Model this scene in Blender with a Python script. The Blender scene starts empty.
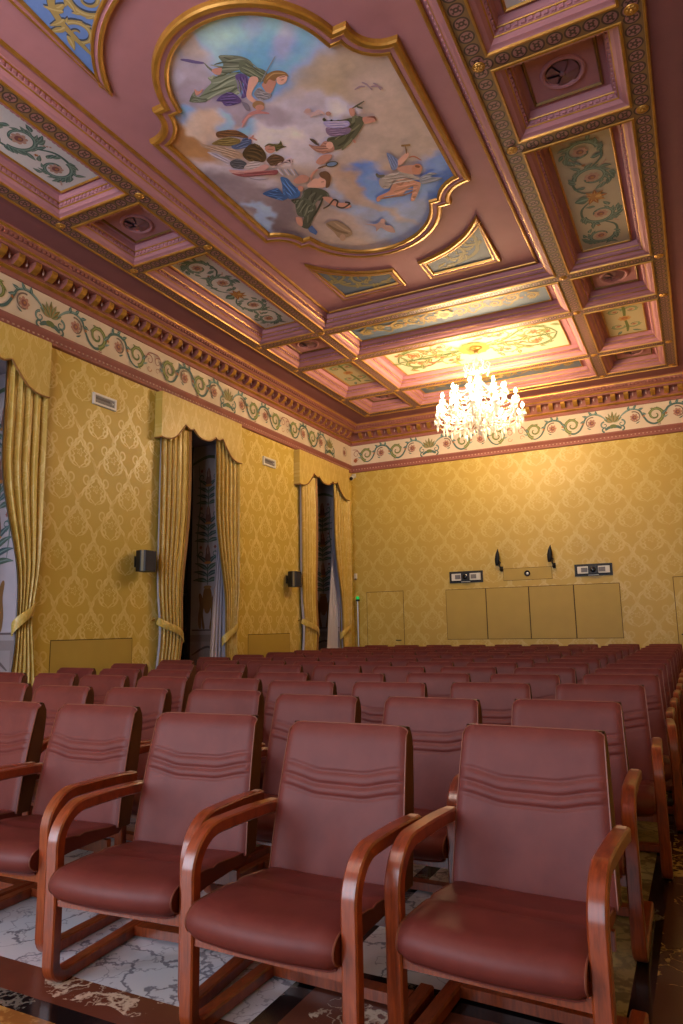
BULB, DAY, EXPOSURE = 600., 180., 0.0
import bpy, bmesh, math, random
import numpy as np
from mathutils import Vector, Matrix
random.seed(7)
SC = bpy.context.scene
COL = SC.collection
PI = math.pi
# ------------------------------------------------------------------ helpers
def lin(h):
    if isinstance(h, str):
        h = h.lstrip('#'); c = [int(h[i:i+2], 16)/255 for i in (0, 2, 4)]
    else: c = h
    return tuple((v/12.92 if v <= .04045 else ((v+.055)/1.055)**2.4) for v in c)
def lin4(h): return lin(h)+(1,)
def tag(o, label=None, cat=None, group=None, kind=None):
    if label: o['label'] = label
    if cat: o['category'] = cat
    if group: o['group'] = group
    if kind: o['kind'] = kind
    return o
def empty(name, loc=(0, 0, 0), rz=0.):
    o = bpy.data.objects.new(name, None); COL.objects.link(o)
    o.location = loc; o.rotation_euler = (0, 0, rz); o.empty_display_size = .1
    return o
def copy_tree(o, parent=None):
    c = o.copy(); COL.objects.link(c)
    if parent: c.parent = parent
    for ch in list(o.children): copy_tree(ch, c)
    return c

class MB:
    def __init__(s): s.v = []; s.f = []; s.m = []; s.uv = {}; s.col = {}
    def quad(s, a, b, c, d, m=0, uv=None):
        n = len(s.v); s.v += [tuple(a), tuple(b), tuple(c), tuple(d)]; s.f.append((n, n+1, n+2, n+3)); s.m.append(m)
        if uv: s.uv[len(s.f)-1] = uv
    def face(s, pts, m=0, col=None):
        n = len(s.v); s.v += [tuple(p) for p in pts]; s.f.append(tuple(range(n, n+len(pts)))); s.m.append(m)
        if col: s.col[len(s.f)-1] = col
    def box(s, x0, x1, y0, y1, z0, z1, m=0):
        n = len(s.v)
        s.v += [(x0,y0,z0),(x1,y0,z0),(x1,y1,z0),(x0,y1,z0),(x0,y0,z1),(x1,y0,z1),(x1,y1,z1),(x0,y1,z1)]
        for f in ((0,3,2,1),(4,5,6,7),(0,1,5,4),(1,2,6,5),(2,3,7,6),(3,0,4,7)):
            s.f.append(tuple(n+i for i in f)); s.m.append(m)
    def grid(s, fn, nu, nv, m=0, closeu=False, closev=False, flip=False):
        n = len(s.v); U = nu if closeu else nu+1; V = nv if closev else nv+1
        for i in range(U):
            for j in range(V): s.v.append(tuple(fn(i/nu, j/nv)))
        for i in range(nu):
            for j in range(nv):
                a = n+i*V+j; b = n+((i+1) % U)*V+j; c = n+((i+1) % U)*V+(j+1) % V; d = n+i*V+(j+1) % V
                s.f.append((a, d, c, b) if flip else (a, b, c, d)); s.m.append(m)
    def lathe(s, prof, c=(0, 0, 0), n=16, m=0):
        s.grid(lambda u, v: (0, 0, 0), 0, 0) if False else None
        b = len(s.v)
        for r, z in prof:
            for k in range(n):
                a = 2*PI*k/n; s.v.append((c[0]+r*math.cos(a), c[1]+r*math.sin(a), c[2]+z))
        for i in range(len(prof)-1):
            for k in range(n):
                k2 = (k+1) % n
                s.f.append((b+i*n+k, b+i*n+k2, b+(i+1)*n+k2, b+(i+1)*n+k)); s.m.append(m)
    def tube(s, pts, r, n=8, m=0, cap=True, closed=False):
        pts = [Vector(p) for p in pts]; L = len(pts); b = len(s.v)
        rr = r if isinstance(r, (list, tuple)) else [r]*L
        up = None
        for i, p in enumerate(pts):
            t = (pts[(i+1) % L]-pts[i-1]) if closed else (pts[min(i+1, L-1)]-pts[max(i-1, 0)])
            if t.length < 1e-9: t = Vector((0, 0, 1))
            t.normalize()
            if up is None:
                up = Vector((0, 0, 1)) if abs(t.z) < .9 else Vector((1, 0, 0))
            x = up-t*up.dot(t)
            if x.length < 1e-6: x = t.orthogonal()
            x.normalize(); up = x; y = t.cross(x)
            for k in range(n):
                a = 2*PI*k/n; s.v.append(tuple(p+(x*math.cos(a)+y*math.sin(a))*rr[i]))
        for i in range(L if closed else L-1):
            i2 = (i+1) % L
            for k in range(n):
                k2 = (k+1) % n
                s.f.append((b+i*n+k, b+i*n+k2, b+i2*n+k2, b+i2*n+k)); s.m.append(m)
        if cap and not closed:
            s.f.append(tuple(b+k for k in reversed(range(n)))); s.m.append(m)
            s.f.append(tuple(b+(L-1)*n+k for k in range(n))); s.m.append(m)
    def sphere(s, c, r, n=8, m=0, sz=1.):
        k = max(4, n//2+1)
        s.lathe([(max(1e-4, r*math.sin(PI*i/k)), -r*sz*math.cos(PI*i/k)) for i in range(k+1)], c, n, m)
    def sweep(s, path, sec, m=0, cap=True, closed=False):
        """path: list of (origin, X axis, Y axis); sec: list of (x, y)"""
        b = len(s.v); n = len(sec); L = len(path)
        for o, X, Y in path:
            o, X, Y = Vector(o), Vector(X), Vector(Y)
            for x, y in sec: s.v.append(tuple(o+X*x+Y*y))
        for i in range(L if closed else L-1):
            i2 = (i+1) % L
            for k in range(n):
                k2 = (k+1) % n
                s.f.append((b+i*n+k, b+i*n+k2, b+i2*n+k2, b+i2*n+k)); s.m.append(m)
        if cap and not closed:
            s.f.append(tuple(b+k for k in reversed(range(n)))); s.m.append(m)
            s.f.append(tuple(b+(L-1)*n+k for k in range(n))); s.m.append(m)
    def build(s, name, mats, parent=None, smooth=False, recalc=False, sharp=40):
        me = bpy.data.meshes.new(name); me.from_pydata(s.v, [], s.f); 
        if not isinstance(mats, (list, tuple)): mats = [mats]
        for q in mats: me.materials.append(q)
        me.polygons.foreach_set('material_index', s.m)
        if s.uv:
            ul = me.uv_layers.new(name='UVMap')
            for fi, uvs in s.uv.items():
                p = me.polygons[fi]
                for k, li in enumerate(p.loop_indices): ul.data[li].uv = uvs[k]
        if s.col:
            ca = me.color_attributes.new('Col', 'FLOAT_COLOR', 'CORNER')
            buf = np.ones((len(me.loops), 4), dtype=np.float32)
            for fi, c in s.col.items():
                p = me.polygons[fi]
                buf[p.loop_start:p.loop_start+p.loop_total, :3] = c
            ca.data.foreach_set('color', buf.ravel())
        if recalc:
            bm = bmesh.new(); bm.from_mesh(me); bmesh.ops.recalc_face_normals(bm, faces=bm.faces); bm.to_mesh(me); bm.free()
        if smooth:
            me.polygons.foreach_set('use_smooth', [True]*len(me.polygons))
            try: me.set_sharp_from_angle(angle=math.radians(sharp))
            except Exception: pass
        me.update()
        o = bpy.data.objects.new(name, me); COL.objects.link(o)
        if parent: o.parent = parent
        return o

# ------------------------------------------------------------------ node maths
class NX:
    """tiny expression builder on a material's node tree"""
    def __init__(s, nt, sock): s.nt, s.s = nt, sock
    def _op(s, op, a, b=None, c=None):
        n = s.nt.nodes.new('ShaderNodeMath'); n.operation = op
        for i, q in enumerate((a, b, c)):
            if q is None: continue
            if isinstance(q, NX): s.nt.links.new(q.s, n.inputs[i])
            else: n.inputs[i].default_value = q
        return NX(s.nt, n.outputs[0])
    def __add__(s, o): return s._op('ADD', s, o)
    __radd__ = __add__
    def __sub__(s, o): return s._op('SUBTRACT', s, o)
    def __rsub__(s, o): return s._op('SUBTRACT', o, s)
    def __mul__(s, o): return s._op('MULTIPLY', s, o)
    __rmul__ = __mul__
    def __truediv__(s, o): return s._op('DIVIDE', s, o)
    def __neg__(s): return s._op('MULTIPLY', s, -1.)
    def abs(s): return s._op('ABSOLUTE', s)
    def sin(s): return s._op('SINE', s)
    def cos(s): return s._op('COSINE', s)
    def sqrt(s): return s._op('SQRT', s)
    def frac(s): return s._op('FRACT', s)
    def floor(s): return s._op('FLOOR', s)
    def min(s, o): return s._op('MINIMUM', s, o)
    def max(s, o): return s._op('MAXIMUM', s, o)
    def mod(s, o): return s._op('FLOORED_MODULO', s, o)
    def gt(s, o): return s._op('GREATER_THAN', s, o)
    def lt(s, o): return s._op('LESS_THAN', s, o)
    def atan2(s, o): return s._op('ARCTAN2', s, o)
    def band(s, w, soft):
        """1 where |s|<w, fading over soft"""
        n = s.nt.nodes.new('ShaderNodeMapRange'); n.interpolation_type = 'SMOOTHSTEP'
        s.nt.links.new(s.abs().s, n.inputs[0])
        n.inputs[1].default_value = w+soft; n.inputs[2].default_value = w
        n.inputs[3].default_value = 0; n.inputs[4].default_value = 1
        return NX(s.nt, n.outputs[0])
def newmat(name, base='#808080', rough=.6, metal=0., spec=.5):
    m = bpy.data.materials.new(name); m.use_nodes = True
    b = m.node_tree.nodes['Principled BSDF']
    b.inputs['Base Color'].default_value = lin4(base); b.inputs['Roughness'].default_value = rough
    b.inputs['Metallic'].default_value = metal; b.inputs['Specular IOR Level'].default_value = spec
    return m
def nodes(m): return m.node_tree, m.node_tree.nodes['Principled BSDF']
def coord(nt, kind='Object'):
    t = nt.nodes.new('ShaderNodeTexCoord'); s = nt.nodes.new('ShaderNodeSeparateXYZ'); nt.links.new(t.outputs[kind], s.inputs[0])
    return t.outputs[kind], [NX(nt, s.outputs[i]) for i in range(3)]
def noise(nt, vec, scale, detail=3., rough=.5, stretch=None):
    if stretch:
        mp = nt.nodes.new('ShaderNodeMapping'); mp.inputs['Scale'].default_value = stretch; nt.links.new(vec, mp.inputs[0]); vec = mp.outputs[0]
    n = nt.nodes.new('ShaderNodeTexNoise'); n.inputs['Scale'].default_value = scale; n.inputs['Detail'].default_value = detail; n.inputs['Roughness'].default_value = rough
    nt.links.new(vec, n.inputs['Vector']); return NX(nt, n.outputs[0])
def ramp(nt, fac, stops):
    n = nt.nodes.new('ShaderNodeValToRGB'); e = n.color_ramp.elements
    while len(e) < len(stops): e.new(.5)
    for i, (p, c) in enumerate(stops): e[i].position = p; e[i].color = lin4(c)
    nt.links.new(fac.s, n.inputs[0]); return n.outputs[0]
def mix(nt, fac, a, b):
    n = nt.nodes.new('ShaderNodeMix'); n.data_type = 'RGBA'
    if isinstance(fac, NX): nt.links.new(fac.s, n.inputs[0])
    else: n.inputs[0].default_value = fac
    for q, i in ((a, 6), (b, 7)):
        if isinstance(q, (str, tuple)): n.inputs[i].default_value = lin4(q)
        else: nt.links.new(q, n.inputs[i])
    return n.outputs[2]
def bump(nt, b, h, strength=.2, dist=.01):
    n = nt.nodes.new('ShaderNodeBump'); n.inputs['Strength'].default_value = strength; n.inputs['Distance'].default_value = dist
    nt.links.new(h.s, n.inputs['Height']); nt.links.new(n.outputs[0], b.inputs['Normal'])

# ------------------------------------------------------------------ measured place (metres)
F, YAW, PITCH, ROLL = 699.315, -.4667, .1632, -.0174
CAM = Vector((7.4, -15.257, 1.35))
_f = Vector((math.sin(YAW)*math.cos(PITCH), math.cos(YAW)*math.cos(PITCH), math.sin(PITCH)))
_r = Vector((math.cos(YAW), -math.sin(YAW), 0)); _u = _r.cross(_f)
R_ = _r*math.cos(ROLL)+_u*math.sin(ROLL); U_ = -_r*math.sin(ROLL)+_u*math.cos(ROLL)
def at(px, py, axis, val):
    """point of the room on the plane axis=val seen at a photograph pixel"""
    d = _f+R_*((px-341.5)/F)+U_*((512-py)/F); i = 'xyz'.index(axis)
    return CAM+d*((val-CAM[i])/d[i])
def pix(P):
    d = Vector(P)-CAM; z = d.dot(_f)
    return (341.5+F*d.dot(R_)/z, 512-F*d.dot(U_)/z) if z > .05 else None
RW, RL = 8.21, 18.3                      # room width (x 0..RW), length (y -RL..0)
CX, CY = RW/2, -9.15
HR = 6.235; ZP = 6.42                    # underside of the beams, bottom of the coffers
ZF, ZC, ZB = 5.784, 5.292, 5.112         # frieze top, frieze bottom, top of the silk
XR = [.873, 2.133, 6.079, 7.338]         # beam centre lines across
YR = sorted([-.873, -2.139, -4.157, -5.443, -8.525]+[2*CY-y for y in (-.873, -2.139, -4.157, -5.443, -8.525)])   # ten beam lines

# ------------------------------------------------------------------ materials
M = {}
def leather(name, c0, c1, rough):
    m = newmat(name, c0, rough, 0, .28); nt, b = nodes(m); v, _ = coord(nt)
    n = noise(nt, v, 9, 4); nt.links.new(ramp(nt, n, [(.3, c0), (.7, c1)]), b.inputs['Base Color'])
    g = noise(nt, v, 420, 2); f = noise(nt, v, 26, 3, .55, (1, .6, .35))
    bump(nt, b, g*.35+f*1.2, .22, .004)
    return m
M['leather'] = leather('maroon_leather', '#602824', '#6c302a', .5)
M['leather_back'] = leather('dark_leather', '#55301f', '#623a26', .5)
M['piping'] = newmat('leather_piping', '#77402f', .5)
def woodmat(name, c0, c1, c2, rough=.3, sc=14):
    m = newmat(name, c0, rough); nt, b = nodes(m); v, _ = coord(nt)
    n = noise(nt, v, sc, 4, .6, (6, 1.2, .7)); nt.links.new(ramp(nt, n, [(.28, c0), (.52, c1), (.75, c2)]), b.inputs['Base Color'])
    b.inputs['Coat Weight'].default_value = .35; b.inputs['Coat Roughness'].default_value = .15
    return m
M['wood'] = woodmat('cherry_wood', '#662a14', '#86391a', '#9c4922')
M['wood_end'] = newmat('wood_end_cap', '#b08a72', .35)
def paintmat(name, c, rough=.5, var=.06):
    m = newmat(name, c, rough); nt, b = nodes(m); v, _ = coord(nt)
    n = noise(nt, v, 3.5, 4); a = lin(c)
    nt.links.new(mix(nt, n, tuple(max(0, x) for x in [((q/255) if 0 else q) for q in _sh(c, 1-var)]), _sh(c, 1+var)), b.inputs['Base Color'])
    return m
def _sh(h, k):
    h = h.lstrip('#'); return tuple(min(1, int(h[i:i+2], 16)/255*k) for i in (0, 2, 4))
M['pink'] = paintmat('rose_plaster', '#ab7580', .75)
M['soffit'] = paintmat('dark_rose_plaster', '#7b4a4f', .75)
M['molding'] = paintmat('brown_rose_molding', '#8c544c', .65)
M['cream'] = paintmat('cream_plaster', '#cdbba6', .6)
def goldmat(name, c0, c1, rough):
    m = newmat(name, c0, rough, .55); nt, b = nodes(m); v, _ = coord(nt)
    n = noise(nt, v, 7, 3); nt.links.new(ramp(nt, n, [(.3, c0), (.7, c1)]), b.inputs['Base Color'])
    return m
M['gold'] = goldmat('gilding', '#a3742f', '#bb8a40', .36)
M['gold_dull'] = goldmat('dull_gilding', '#77582f', '#866538', .48)
# rails: gold ground with pink ringed medallions, UV in metres
def railmat():
    m = newmat('medallion_rail', '#7a5a34', .5); nt, b = nodes(m)
    t = nt.nodes.new('ShaderNodeUVMap'); s = nt.nodes.new('ShaderNodeSeparateXYZ'); nt.links.new(t.outputs[0], s.inputs[0])
    u, v = NX(nt, s.outputs[0]), NX(nt, s.outputs[1])
    P = .148
    x = ((u/P).frac()-.5)*P
    d = (x*x+v*v).sqrt()
    disc = d.lt(.07); ring = (d-.062).band(.006, .004); ring2 = (d-.018).band(.006, .004)
    ang = v.atan2(x); sp = ((ang*5.).sin()).lt(-.35)*d.gt(.024)*d.lt(.047)
    base = mix(nt, disc, '#7d5f40', '#94686c')
    base = mix(nt, sp, base, '#4a2e30')
    base = mix(nt, (ring+ring2).min(1.), base, '#43302a')
    nt.links.new(base, b.inputs['Base Color']); return m
M['rail'] = railmat()
# silk damask
def damask(name, ax, c0, c1, rough=.5, A=.66, B=.94, strength=1.):
    m = newmat(name, c0, rough); nt, b = nodes(m); vec, xyz = coord(nt)
    u = xyz[ax]/A; v = xyz[2]/B
    wob = (v*(2*PI*9)).sin()*.012
    s = (v*(2*PI)).sin()
    a1 = u-s*.235; a2 = u+s*.235-.5
    d1 = ((a1+.5).frac()-.5).abs(); d2 = ((a2+.5).frac()-.5).abs()
    # lattice of pointed ogees with scalloped edge
    l1 = d1-.022-wob; l2 = d2-.022-wob
    brk = noise(nt, vec, 5.5, 2)
    lat = (l1.min(l2)).band(.014, .022)*(brk*4.-1.1).min(1.).max(.0)
    row = (v*2.+.5).floor(); odd = (row.mod(2.))
    cu = (u+.25+odd*.5).frac()-.5; cv = (v*2.+.5).frac()-.5   # centred on each ogee
    ry = cv*1.15+.06
    prof = ((cv*-1.+.47).max(0.))*((cv+.46).max(0.).sqrt())*.82
    sp = (cu.abs()-prof+((cv*34.).sin()*.014))
    m1 = sp.band(.018, .02)
    m2 = (sp+.10+(cv*44.).sin()*.02).band(.008, .02)
    sx = cu.abs()-.27; cr = (sx*sx*1.+(cv-.22)*(cv-.22)*.5).sqrt(); ca_ = (cr-.075-(sx.atan2(cv-.22)*.5).sin()*.03).band(.01, .018)
    sy = cu.abs()-.21; cq = (sy*sy+(cv+.27)*(cv+.27)*.5).sqrt(); cb_ = (cq-.06).band(.01, .018)
    r = (cu*cu*2.2+(cv+.02)*(cv+.02)).sqrt(); ang = cu.atan2(cv+.02)
    fl = (r-.085-(ang*5.).sin()*.035).band(.012, .018)*.8
    pat = lat.max(m1).max(m2).max(fl).max(ca_*.8).max(cb_*.8)
    nz = noise(nt, vec, 8, 3); pat = pat*(nz*1.1+.1)
    pat = pat.min(1.)*strength
    n2 = noise(nt, vec, 1.3, 2)
    base = mix(nt, n2, c0, _sh(c0, 1.06))
    colr = mix(nt, pat, base, c1)
    nt.links.new(colr, b.inputs['Base Color'])
    rg = pat*-.18+rough; nt.links.new(rg.s, b.inputs['Roughness'])
    b.inputs['Sheen Weight'].default_value = .1
    return m
M['silk_y'] = damask('gold_silk_damask_side', 1, '#b69a3c', '#d8c47e', A=.62, B=.95)
M['silk_x'] = damask('gold_silk_damask_end', 0, '#b09540', '#c9b46c', A=.72, B=1.0, strength=.8)
M['silk_plain'] = paintmat('gold_silk_plain', '#ab9140', .55, .04)
M['drape'] = damask('curtain_silk', 1, '#b89c4a', '#d2bc76', .45, .33, .94, .8)
M['fringe'] = paintmat('curtain_braid', '#8a5f2e', .6)
M['lining'] = newmat('curtain_lining', '#b0adbd', .7)
M['sheer'] = newmat('sheer_voile', '#b4b1c4', .8)
M['seam'] = newmat('seam_shadow_gap', '#4c3814', .8)
M['black'] = newmat('black_plastic', '#0d0d10', .5)
M['black_cloth'] = newmat('speaker_cloth', '#1d2030', .75)
M['chrome'] = newmat('brushed_steel', '#b5b6ba', .3, .9)
M['white'] = newmat('white_plastic', '#cfcdca', .5)
M['grey'] = newmat('grey_grille', '#6f6c70', .5)
M['grey_dark'] = newmat('dark_grille', '#4b474b', .5)
M['iron'] = newmat('black_iron', '#100f10', .45, .3)
M['brass'] = newmat('brass', '#8d6a30', .35, .8)
def colmat(name, rough=.65, tex=.10, sc=30):
    m = newmat(name, '#888888', rough); nt, b = nodes(m); vec, _ = coord(nt)
    a = nt.nodes.new('ShaderNodeVertexColor'); a.layer_name = 'Col'
    n = noise(nt, vec, sc, 4, .65)
    hs = nt.nodes.new('ShaderNodeHueSaturation'); nt.links.new(a.outputs[0], hs.inputs['Color'])
    nt.links.new((n*(2*tex)+(1-tex)).s, hs.inputs['Value']); nt.links.new(hs.outputs[0], b.inputs['Base Color'])
    return m
M['fresco'] = colmat('fresco_paint', .7, .16, 14)
M['paint'] = colmat('painted_ornament', .6, .08, 40)
# marble
def marble(name, c0, c1, vein, vs, rough=.18, w=.035, sparse=0.):
    m = newmat(name, c0, rough); nt, b = nodes(m); vec, _ = coord(nt)
    n1 = noise(nt, vec, vs*.6, 5, .6); n2 = noise(nt, vec, vs, 6, .55); n3 = noise(nt, vec, vs*2.3, 4, .5)
    v1 = (n2-.5).band(w*.35, w); v2 = (n3-.52).band(w*.2, w*.8)*.6
    if sparse:
        g = noise(nt, vec, vs*.35, 2); k = g.gt(sparse); v1 = v1*k; v2 = v2*k
    base = mix(nt, n1, c0, c1)
    nt.links.new(mix(nt, v1.max(v2), base, vein), b.inputs['Base Color']); return m
M['marble_white'] = marble('white_marble', '#c2bfc8', '#d4d2da', '#7f7c88', 2.2, .2, .012)
M['marble_red'] = marble('red_marble', '#572a20', '#73402f', '#c9b09a', 4.5, .25, .022, .58)
M['marble_brown'] = marble('brown_marble', '#3a2012', '#54301a', '#b89a5a', 3.0, .25, .016, .48)
M['marble_black'] = marble('black_marble', '#0f0d0f', '#1d191a', '#6b645c', 5., .15, .02, .52)
M['marble_yellow'] = marble('yellow_marble', '#a97a3e', '#bd914f', '#8f5d2c', 4., .25, .04)
M['marble_beige_reflect'] = marble('beige_reflect_marble', '#8f7f5a', '#a39266', '#6c5f42', 3., .25, .03)  # beige tone is a warm reflection painted into the white marble
def emit(name, c, k):
    m = newmat(name, c, .4); b = m.node_tree.nodes['Principled BSDF']
    b.inputs['Emission Color'].default_value = lin4(c); b.inputs['Emission Strength'].default_value = k; return m
M['bulb'] = emit('lit_bulb', '#ffdcaa', BULB)
M['bulb_cool'] = emit('lit_bulb_white', '#fff1e2', BULB*.75)
M['led'] = emit('green_led', '#18a850', .7)
def crystal():
    m = newmat('crystal', '#fff8ee', .08); b = m.node_tree.nodes['Principled BSDF']
    b.inputs['Transmission Weight'].default_value = .3; b.inputs['IOR'].default_value = 1.5; b.inputs['Specular IOR Level'].default_value = .9
    return m
M['crystal'] = crystal()
M['glass_dark'] = newmat('night_glass', '#0d0e14', .08)
M['stone_grey'] = paintmat('painted_stone', '#857a80', .7)
M['reveal_paint'] = paintmat('painted_reveal_ground', '#a9a0aa', .7)
M['wood_dado'] = paintmat('grey_brown_dado', '#5c4c46', .6)
# ------------------------------------------------------------------ painted ornament (flat polygons in one mesh)
def spline(pts, n=6, closed=True):
    P = [Vector(p) for p in pts]; L = len(P); out = []
    rng = range(L) if closed else range(L-1)
    for i in rng:
        p0, p1, p2, p3 = (P[(i-1) % L], P[i], P[(i+1) % L], P[(i+2) % L]) if closed else (P[max(i-1, 0)], P[i], P[i+1], P[min(i+2, L-1)])
        for k in range(n):
            t = k/n
            out.append(.5*((2*p1)+(p2-p0)*t+(2*p0-5*p1+4*p2-p3)*t*t+(3*p1-p0-3*p2+p3)*t**3))
    if not closed: out.append(P[-1])
    return [tuple(p) for p in out]
class Paint:
    def __init__(s, fn): s.mb = MB(); s.fn = fn; s.k = 0           # fn(s, t, height) -> point
    def poly(s, pts, col, jit=.0):
        s.k += 1; h = .0012+s.k*2.5e-5
        c = lin(col)
        s.mb.face([s.fn(p[0], p[1], h) for p in pts], 0, c)
    def blob(s, pts, col, n=6): s.poly(spline(pts, n), col)
    def ell(s, cx, cy, rx, ry, col, rot=0, n=18):
        c, q = math.cos(rot), math.sin(rot)
        s.poly([(cx+rx*math.cos(a)*c-ry*math.sin(a)*q, cy+rx*math.cos(a)*q+ry*math.sin(a)*c) for a in [2*PI*i/n for i in range(n)]], col)
    def ribbon(s, pts, w, col):
        s.k += 1; h = .0012+s.k*2.5e-5; c = lin(col); L = len(pts)
        ws = w if isinstance(w, list) else [w]*L
        sd = []
        for i, p in enumerate(pts):
            a = Vector(pts[min(i+1, L-1)])-Vector(pts[max(i-1, 0)])
            n = Vector((-a.y, a.x)).normalized() if a.length > 1e-9 else Vector((0, 1))
            sd.append(((p[0]+n.x*ws[i], p[1]+n.y*ws[i]), (p[0]-n.x*ws[i], p[1]-n.y*ws[i])))
        for i in range(L-1):
            s.mb.face([s.fn(*q, h) for q in (sd[i][0], sd[i+1][0], sd[i+1][1], sd[i][1])], 0, c)
    def line(s, pts, w, col, n=5, taper=True):
        q = spline([tuple(p) for p in pts], n, False); L = len(q)
        s.ribbon(q, [w*(math.sin(PI*(i+.6)/(L+.2))**.5 if taper else 1) for i in range(L)], col)
    def leaf(s, x, y, ang, L, W, col, col2=None, bend=.25):
        c, q = math.cos(ang), math.sin(ang)
        def T(a, b): return (x+a*L*c-(b*W+bend*L*a*a)*q, y+a*L*q+(b*W+bend*L*a*a)*c)
        up = [(0, 0), (.2, .7), (.45, 1.), (.75, .6), (1, 0)]; dn = [(.75, -.5), (.45, -.8), (.2, -.6)]
        s.poly(spline([T(*p) for p in up+dn], 3), col)
        if col2: s.ribbon([T(a, .1) for a in (.05, .35, .65, .92)], [W*.22, W*.2, W*.15, W*.04], col2)
    def spiral(s, cx, cy, r, a0, turns, sg, w, col, col2=None, leaves=0, lcol=None):
        n = int(26*turns)+6; pts = []; ws = []
        for i in range(n):
            f = i/(n-1); rr = r*(1-f)**.8+r*.12*f; a = a0+sg*f*turns*2*PI
            pts.append((cx+rr*math.cos(a), cy+rr*math.sin(a))); ws.append(w*(1-.75*f))
        s.ribbon(pts, ws, col)
        if col2: s.ribbon([(p[0]*.985+cx*.015, p[1]*.985+cy*.015) for p in pts[:n*2//3]], [q*.35 for q in ws[:n*2//3]], col2)
        for k in range(leaves):
            i = int(n*.55*k/max(1, leaves)); a = a0+sg*(i/(n-1))*turns*2*PI
            s.leaf(pts[i][0], pts[i][1], a+sg*(.9 if k % 2 else .5), r*.42, r*.13, lcol or col, col2, sg*.5)
        return pts
    def flower(s, cx, cy, r, c1, c2, c3, n=7):
        for k in range(n):
            a = 2*PI*k/n; s.ell(cx+r*.58*math.cos(a), cy+r*.58*math.sin(a), r*.42, r*.3, c1, a, 8)
        s.ell(cx, cy, r*.5, r*.5, c2, 0, 10); s.ell(cx+r*.1, cy+r*.05, r*.22, r*.22, c3, 0, 8)
    def build(s, name, mat, parent=None): return s.mb.build(name, mat, parent)

TEAL, TEAL2, GRN, GRN2, TAN, RUST, ROSE, ROSE2, SAGE = '#46625f', '#76908c', '#5f6a3a', '#8b9058', '#a5713f', '#99582f', '#8e5a56', '#6d3d44', '#7d8560'
def frieze_unit(P, s0, sg, mid=True):
    """half a repeat of the frieze running sg (+1/-1) from a palmette at s0, two metres long, t in -.245 .. .245"""
    X = lambda a: s0+sg*a
    def arc(*pts, w=.013, c=TEAL): P.line([(X(a), b) for a, b in pts], w*1.35, c)
    # stem: over the flower, under the curl, over the flower, under ...
    arc((.10, -.03), (.2, .09), (.36, .17), (.52, .13), (.6, -.02), (.68, -.14), (.8, -.19), (.93, -.12), (1.0, .02), (1.08, .13), (1.22, .17), (1.36, .12), (1.42, -.02), (1.5, -.14), (1.62, -.19), (1.74, -.12), (1.8, 0), w=.016)
    arc((.12, .02), (.24, .13), (.38, .185), (.5, .15), w=.012, c=TEAL2)
    for (x, y, a) in ((.3, .15, .9), (.4, .18, .4), (.5, .15, -.2), (.56, .07, -.8), (1.1, .15, 1.), (1.2, .18, .5), (1.3, .16, 0), (1.38, .07, -.7)):
        P.leaf(X(x), y, a if sg > 0 else PI-a, .10, .032, TEAL, TEAL2, .4*sg)
    for x in (.42, 1.23):
        P.spiral(X(x), -.01, .13, (1.9 if sg > 0 else PI-1.9), 1.1, -sg, .013, '#6f5c52', None)
        P.flower(X(x), -.01, .088, '#a87a68', '#7b4a48', '#a5713f')
        P.leaf(X(x+.02), -.14, (0.2 if sg > 0 else PI-.2), .09, .014, TEAL, None, .3*sg)
    for x in (.82, 1.62):
        P.spiral(X(x), .0, .16, (-1.4 if sg > 0 else PI+1.4), 1.35, sg, .036, GRN, GRN2, 6, GRN)
        P.leaf(X(x+.13), -.02, (1.0 if sg > 0 else PI-1.), .13, .03, TEAL, TEAL2, -.3*sg)
        P.leaf(X(x+.14), -.08, (.1 if sg > 0 else PI-.1), .1, .02, TEAL2, None, .3*sg)
    for x in (.6, 1.02, 1.42): P.flower(X(x), .0, .028, RUST, TAN, RUST, 5)
    for k in range(3): P.ell(X(.86+k*.02), -.215, .012, .012, ROSE, 0, 6)
    if mid:
        P.spiral(X(1.9), .03, .08, (2.2 if sg > 0 else PI-2.2), 1.1, -sg, .009, ROSE)
        P.spiral(X(1.9), -.12, .055, 0, 1., -sg, .009, '#a8806a')
        P.line([(X(1.8), .02), (X(1.88), .13), (X(2.0), .15)], .01, ROSE)
def palmette(P, s0):
    for k in range(7):
        a = PI/2+(k-3)*.36; P.leaf(s0+math.cos(a)*.02, -.05, a, .24-.02*abs(k-3), .035, GRN if k % 2 else SAGE, TAN, 0.)
    for sg in (1, -1):
        P.spiral(s0+sg*.17, -.09, .075, PI/2, 1.1, -sg, .018, TEAL, TEAL2)
        P.spiral(s0+sg*.17, -.185, .055, -PI/2, 1., sg, .018, TEAL)
        P.line([(s0, -.16), (s0+sg*.08, -.15), (s0+sg*.16, -.2)], .03, TEAL)
    P.ell(s0, -.13, .07, .04, GRN, 0, 12)
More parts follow.
